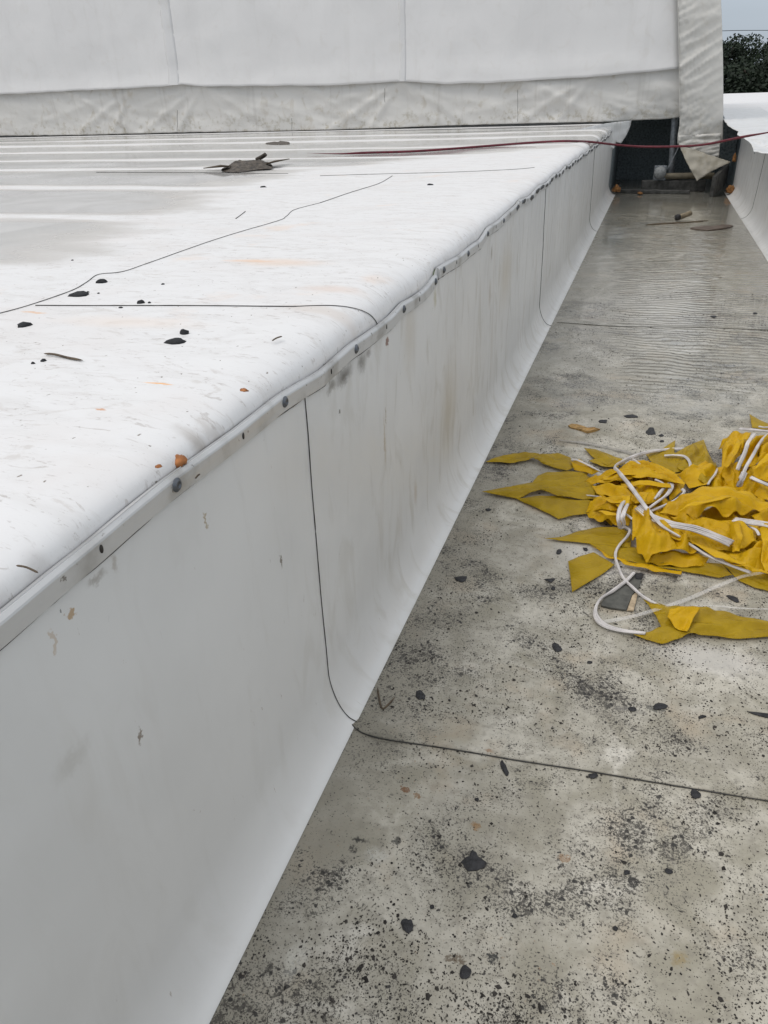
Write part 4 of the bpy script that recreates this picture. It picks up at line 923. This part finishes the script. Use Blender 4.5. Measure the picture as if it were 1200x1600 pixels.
stick('twig', [(305, 748), (309, 744), (312, 740)], 1.04, .003, 'short dark twig end on the rolled edge above the bar')
stick('twig', [(25, 884), (42, 888), (60, 895)], 1.04, .003, 'faint hair-thin twig on the near rolled deck edge')
stick('twig', [(425, 533), (432, 529), (441, 525)], 1.04, .004, 'short straw on the middle of the deck, pointing at the edge')
stick('twig', [(590, 1075), (592, 1090), (597, 1108), (606, 1103), (618, 1090)], 0, .0055, 'hooked V shaped brown twig on the floor by the curb foot', mat=M_TWIG)
stick('stick', [(1008, 352), (1040, 350), (1075, 348), (1107, 345)], 0, .030, 'long thin stick lying across the wet far floor', 'stick')
# rust drops on the edge
o = lump('rust_lump', Vector((0, 0, 0)), .0145, M_RUST, 'orange brown blob stuck on the deck edge above the bar', 'rust blob', 4, (1, 1, .9), .25)
q = onx(278, 722, XW-.012); o.location = q
q = onz(381, 606, 1.04); lump('rust_chip', (q.x, q.y, deckz(q.x, q.y)), .008, M_RUST, 'small orange chip alone on the deck above the bar', 'rust chip', 6, (1.1, .7, .5), .3)
q = onz(248, 731, 1.03); lump('rust_crumb', (q.x, q.y, 1.032), .005, M_RUST, 'tiny orange crumb left of the rusty blob', 'rust chip', 7, (1.1, .7, .6), .3)
# muck pile on the deck
q = onz(388, 262, 1.035); mk = empty('muck_pile', (q.x, q.y, 1.03), 'heap of brown rotten leaves with pointed flat scraps on the deck', 'debris')
def mpoly(name, pts, z, t, mat):
    P = [onz(a, b, z) for a, b in smoothpoly(pts, 3)]; ol = densify([[p.x, p.y] for p in P], .03); vs, fs = fillpoly(ol, .035)
    V = []
    for v in vs:
        dm = min((v.x-a[0])**2+(v.y-a[1])**2 for a in ol)**.5
        V.append(Vector((v.x, v.y, 1.032+t*sstep(0, .12, dm)*(.6+.9*abs(nse(v.x*14, v.y*14))+.5*abs(nse(v.x*35, v.y*35))))))
    return link(name, V, fs, mat, mk)
mpoly('leaf_heap', [(345, 265), (356, 258), (375, 256), (395, 257), (418, 252), (426, 262), (405, 264), (375, 268), (355, 268)], 1.035, .045, M_MUD)
for pts in ([(318, 265), (345, 262), (362, 266), (348, 267.5)], [(405, 261), (430, 255), (453, 254), (430, 260)]):
    P = [onz(a, b, 1.035) for a, b in pts]; link('flat_scrap', [(p.x, p.y, 1.045+.01*i) for i, p in enumerate(P)], [(0, 1, 2, 3)], M_TWIG, mk, solid=.006)
P = [onz(a, 255, 1.035) for a in (402, 410, 416)]
tube('curled_bark', [(p.x, p.y, 1.065+.02*i) for i, p in enumerate(P)], .05, .035, M_BARK, mk, n=8)
flat('leaf_scrap', [(415, 223), (425, 221.5), (437, 222), (440, 220), (452, 221), (452, 224), (437, 225), (420, 225)], 1.035, .02, M_MUD, 'small dark heap of leaf scraps farther back on the deck', 'debris')
for i, (a, b) in enumerate([(757, 211), (770, 210), (780, 209.5), (795, 208), (610, 216), (575, 219)]):
    pass
# numbered floor chips, each with its own outline
G2 = 'black chips on the channel floor'
FL = [([(720, 1348), (726, 1341), (733, 1338), (738, 1327), (744, 1334), (750, 1342), (760, 1348), (757, 1356), (745, 1360), (731, 1362), (725, 1356)], 'largest ragged black chip on the near floor'),
      (el(727, 1520, 17, 22), 'rounded black chip near the bottom, right of centre'), (el(637, 1447, 20, 24), 'black chip with a side lobe left of the bottom chips'),
      (el(788, 1201, 9, 26, a=-.4), 'slender black chip lying just below the floor seam'), (el(927, 1213, 16, 9), 'black chip tucked under the floor seam in its middle'),
      (el(1086, 1241, 18, 14, a=.6), 'black chip tucked under the floor seam near the right edge'), (el(657, 1087, 18, 13, a=.7), 'oval dark chip right of the V shaped twig'),
      (el(1031, 1105, 24, 10, a=-.1), 'oblong dark chip at the end of a grey smear'), (el(988, 1109, 14, 7), 'dark chip in the middle of the grey smear'),
      (el(1097, 1121, 13, 5, a=-.2), 'narrow black chip right of the grey smear'), ([(1170, 1113), (1200, 1116), (1222, 1118), (1222, 1124), (1196, 1122)], 'black wedge cut by the right picture edge'),
      (el(870, 1013, 20, 11, a=.7), 'tilted black chip below the loop of cord'), (el(921, 1036, 9, 5), 'small black chip right below the tilted one'),
      ([(710, 903), (730, 901), (727, 908), (718, 910)], 'black triangular chip between curb foot and heap'), ([(851, 906), (858, 905), (867, 905), (861, 911)], 'black arrowhead chip left of the slate scrap'),
      (el(864, 920, 7, 6), 'round black chip below the arrowhead chip'), (el(1145, 936, 22, 8, a=.5), 'long black chip inside the bottom loop, right of the slate scrap'),
      (el(942, 659, 15, 6), 'lone oval black chip near the dry leaf'), (el(1017, 674, 16, 14), 'blotchy blue black chip above the heap'),
      (el(1033, 681, 8, 4), 'small chip just right of the blotchy one'), (el(1034, 690, 8, 4), 'flat chip lowest of the cluster above the heap'),
      (el(985, 651, 24, 5), 'flat streak shaped chip above the blotchy one'), (el(979, 1364, 11, 8), 'small black chip at mid right of the near floor'),
      (el(1044, 1362, 14, 9, a=.4), 'black chip near its brown neighbour at the right of the near floor'), (el(804, 1432, 9, 8), 'small round black chip in the middle of the near floor'),
      (el(763, 797, 9, 4), 'small brown chip below the left pennant tip'), (el(873, 863, 10, 8, a=-.7), 'dark chip left of the flat triangular pennant'),
      (el(915, 859, 9, 5, a=.4), 'dark chip directly under the low left pennant'), (el(962, 1452, 9, 8), 'tiny black chip low on the right'),
      (el(1115, 495, 10, 4), 'small leaf shaped chip on the far wet floor'), (el(1180, 490, 9, 3), 'flat dark chip by the right side of the wet floor'),
      (el(745, 1250, 7, 5), 'tiny black chip above the largest chip'), (el(675, 1418, 8, 7), 'little black chip left of the round middle one')]
for pts, lab in FL: flat('floor_chip', pts, 0, .0035, M_FLAKE, lab, 'chip', group=G2, ragged=.12)
# slate scrap with a raw wood edge
q = onz(965, 925); sl = empty('slate_scrap', (q.x, q.y, 0), 'dark square scrap with a pale wooden edge under the loop of cord', 'scrap')
def plate(name, pts, z0, z1, mat, parent):
    P = [onz(*cr(u, v)) for u, v in pts]; n = len(P)
    V = [Vector((p.x, p.y, z0)) for p in P]+[Vector((p.x, p.y, z1)) for p in P]
    o = link(name, V, [tuple(range(n, 2*n))]+[(i, (i+1) % n, n+(i+1) % n, n+i) for i in range(n)], mat, parent, smooth=False); return bevel(o, .001, 1)
plate('slate_body', [(518, 832), (540, 772), (600, 752), (640, 716), (655, 700), (690, 704), (672, 760), (645, 790), (622, 850), (560, 842)], .003, .009, plain('slate', (.085, .085, .075), .65, var=.3, sc=25), sl)
plate('raw_edge', [(646, 790), (672, 768), (652, 852), (624, 851)], .003, .008, M_TAN, sl)
plate('tar_corner', [(655, 706), (680, 702), (692, 708), (684, 728), (660, 726)], .0095, .013, M_FLAKE, sl)
# dry leaf
lf = flat('dry_leaf', [(887, 667), (893, 663), (902, 664), (912, 667), (918, 671), (928, 671), (938, 672), (928, 675), (918, 678), (908, 674), (900, 672), (893, 670)], 0, .006, M_LEAF, 'curled orange brown leaf on the floor above the heap', 'leaf', lift=.012, sub=1)
# bottle-like roll and rag on far floor
q = onz(1062, 347); bt = empty('cardboard_tube', (q.x, q.y, 0), 'short tan tube with a black end behind the stick on wet floor', 'tube')
tube('tube_body', [(q.x-.01, q.y+.05, .055), (q.x+.05, q.y+.09, .07), (q.x+.12, q.y+.16, .09)], .065, .065, M_TUBE, bt, n=14)
tube('tube_end', [(q.x-.05, q.y+.02, .05), (q.x-.012, q.y+.048, .055)], .075, .075, M_FLAKE, bt, n=14, sub=2)
flat('wet_rag', [(1078, 358), (1095, 355), (1110, 356), (1130, 353), (1147, 354), (1130, 359), (1105, 361)], 0, .02, M_PINK, 'faded reddish rag lying flat on the wet far floor', 'rag', lift=.01)

# uncountable grit: thousands of tiny raised flakes ------------------------
V = []; F = []
rnd = random.Random(11)
def dens(x, y):
    a = .5+.5*fbm(x*2.1+3, y*2.1, 1, 4)*1.3; b = .5+.9*nse(x*7, y*7, 5)
    near = 1.0-.5*sstep(2.2, 3.6, y)
    left = sstep(-.60, -.30, x+.1*nse(x*5, y*5))
    return max(.05, a-.18)*max(.15, b)*near*(.2+.8*left)*1.4
cnt = 0
while cnt < 34000:
    y = .45+(rnd.random()**2.0)*6.5; x = rnd.uniform(-.585, 1.2)
    if x > .25+.34*y*1.15: continue
    if rnd.random() > dens(x, y): continue
    r = .0009+.0022*rnd.random()**3+(.0045*rnd.random() if rnd.random() < .05 else 0)+y*.00015
    n = rnd.choice((4, 5, 5, 6, 7)); a0 = rnd.random()*6; el_ = rnd.uniform(.35, 1); ca, sa = math.cos(a0), math.sin(a0); b0 = len(V)
    V.append((x, y, .0018+r*.45))
    for i in range(n):
        th = 2*math.pi*i/n; k = r*rnd.uniform(.6, 1.3); u, v = k*math.cos(th), k*el_*math.sin(th)
        V.append((x+u*ca-v*sa, y+u*sa+v*ca, .0012))
    F += [(b0, b0+1+i, b0+1+(i+1) % n) for i in range(n)]
    cnt += 1
gr = link('grit', V, F, plain('dark_grit', (.035, .031, .027), .8, var=.6, sc=14, bump=0), None, smooth=False); tag(gr, 'fine black grit peppered over the channel floor', 'grit', kind='stuff')

# ------------------------------------------------------------------ trees beyond the far deck
def tree(x, y, h, r, seed, mat, label, gap=.0, zb=-6):
    rd = random.Random(seed); t = empty('tree', (x, y, zb), label, 'tree', 'trees beyond the far deck')
    V = []; F = []
    top = h
    clumps = [(x+rd.gauss(0, r*.45), y+rd.gauss(0, r*.4), zb+(top-zb)*rd.uniform(.42, .97), r*rd.uniform(.22, .42)) for _ in range(26)]
    for cx, cy, cz, cr_ in clumps:
        for k in range(420):
            d = Vector((rd.gauss(0, 1), rd.gauss(0, 1), rd.gauss(0, 1))).normalized()*cr_*rd.uniform(.55, 1.08); d.z *= .75
            p = Vector((cx, cy, cz))+d; a = Vector((rd.gauss(0, 1), rd.gauss(0, 1), rd.gauss(0, 1))).normalized(); b = a.orthogonal().normalized()
            s = rd.uniform(.05, .12); b0 = len(V); V += [p+a*s, p+b*s*.6, p-a*s, p-b*s*.6]; F.append((b0, b0+1, b0+2, b0+3))
    link('crown', V, F, mat, t, smooth=False)
    P = [Vector((x, y, zb)), Vector((x+.1, y, zb+(top-zb)*.3)), Vector((x-.1, y, zb+(top-zb)*.55)), Vector((x, y, zb+(top-zb)*.85))]
    tr = tube('trunk', P, .5, .5, M_BARK, t, n=8, sub=4)
    for k in range(7):
        c = clumps[k*3]; z0 = zb+(top-zb)*rd.uniform(.3, .6)
        tube('limb', [(x, y, z0), ((x+c[0])/2, (y+c[1])/2, (z0+c[2])/2+.3), c[:3]], .16, .16, M_BARK, t, n=5, sub=3)
tree(2.2, 60, 4.2, 2.6, 1, M_TREE[0], 'dark tree partly hidden by the tent edge')
tree(4.3, 62, 4.45, 2.2, 2, M_TREE[1], 'thin topped tree beside the tent, sky showing through its top')
tree(6.6, 59, 4.6, 2.4, 3, M_TREE[0], 'taller dark tree at the right picture edge')
tree(9.8, 60, 6.8, 3.0, 4, M_TREE[1], 'tallest tree, cut off by the right picture edge')
tree(3.4, 72, 3.9, 3.4, 5, M_TREE[0], 'broad low tree in the second row behind the thin topped tree')
tree(7.8, 74, 4.4, 3.6, 6, M_TREE[0], 'broad tree in the second row behind the taller dark tree')
# understory closing the view below the crowns
V = []; F = []; rd = random.Random(5)
for k in range(30000):
    p = Vector((rd.uniform(-4, 16), rd.uniform(54, 66), rd.uniform(-6, 2.9+.8*nse(k*.0, 0)))); p.z = min(p.z, 2.6+.9*nse(p.x*.8, p.y*.3))
    a = Vector((rd.gauss(0, 1), rd.gauss(0, 1), rd.gauss(0, 1))).normalized(); b = a.orthogonal().normalized(); s = rd.uniform(.08, .2); b0 = len(V)
    V += [p+a*s, p+b*s*.6, p-a*s, p-b*s*.6]; F.append((b0, b0+1, b0+2, b0+3))
tag(link('undergrowth', V, F, M_TREE[0], None, smooth=False), 'dense dark undergrowth filling in below the tree crowns', 'undergrowth', kind='stuff')
w1 = tube('overhead_wire', [ony(1090, 50, 52), ony(1160, 47.5, 52), ony(1290, 48, 52)], .03, .03, M_FLAKE, None, n=5); tag(w1, 'thin overhead wire crossing the sky above the trees', 'wire')
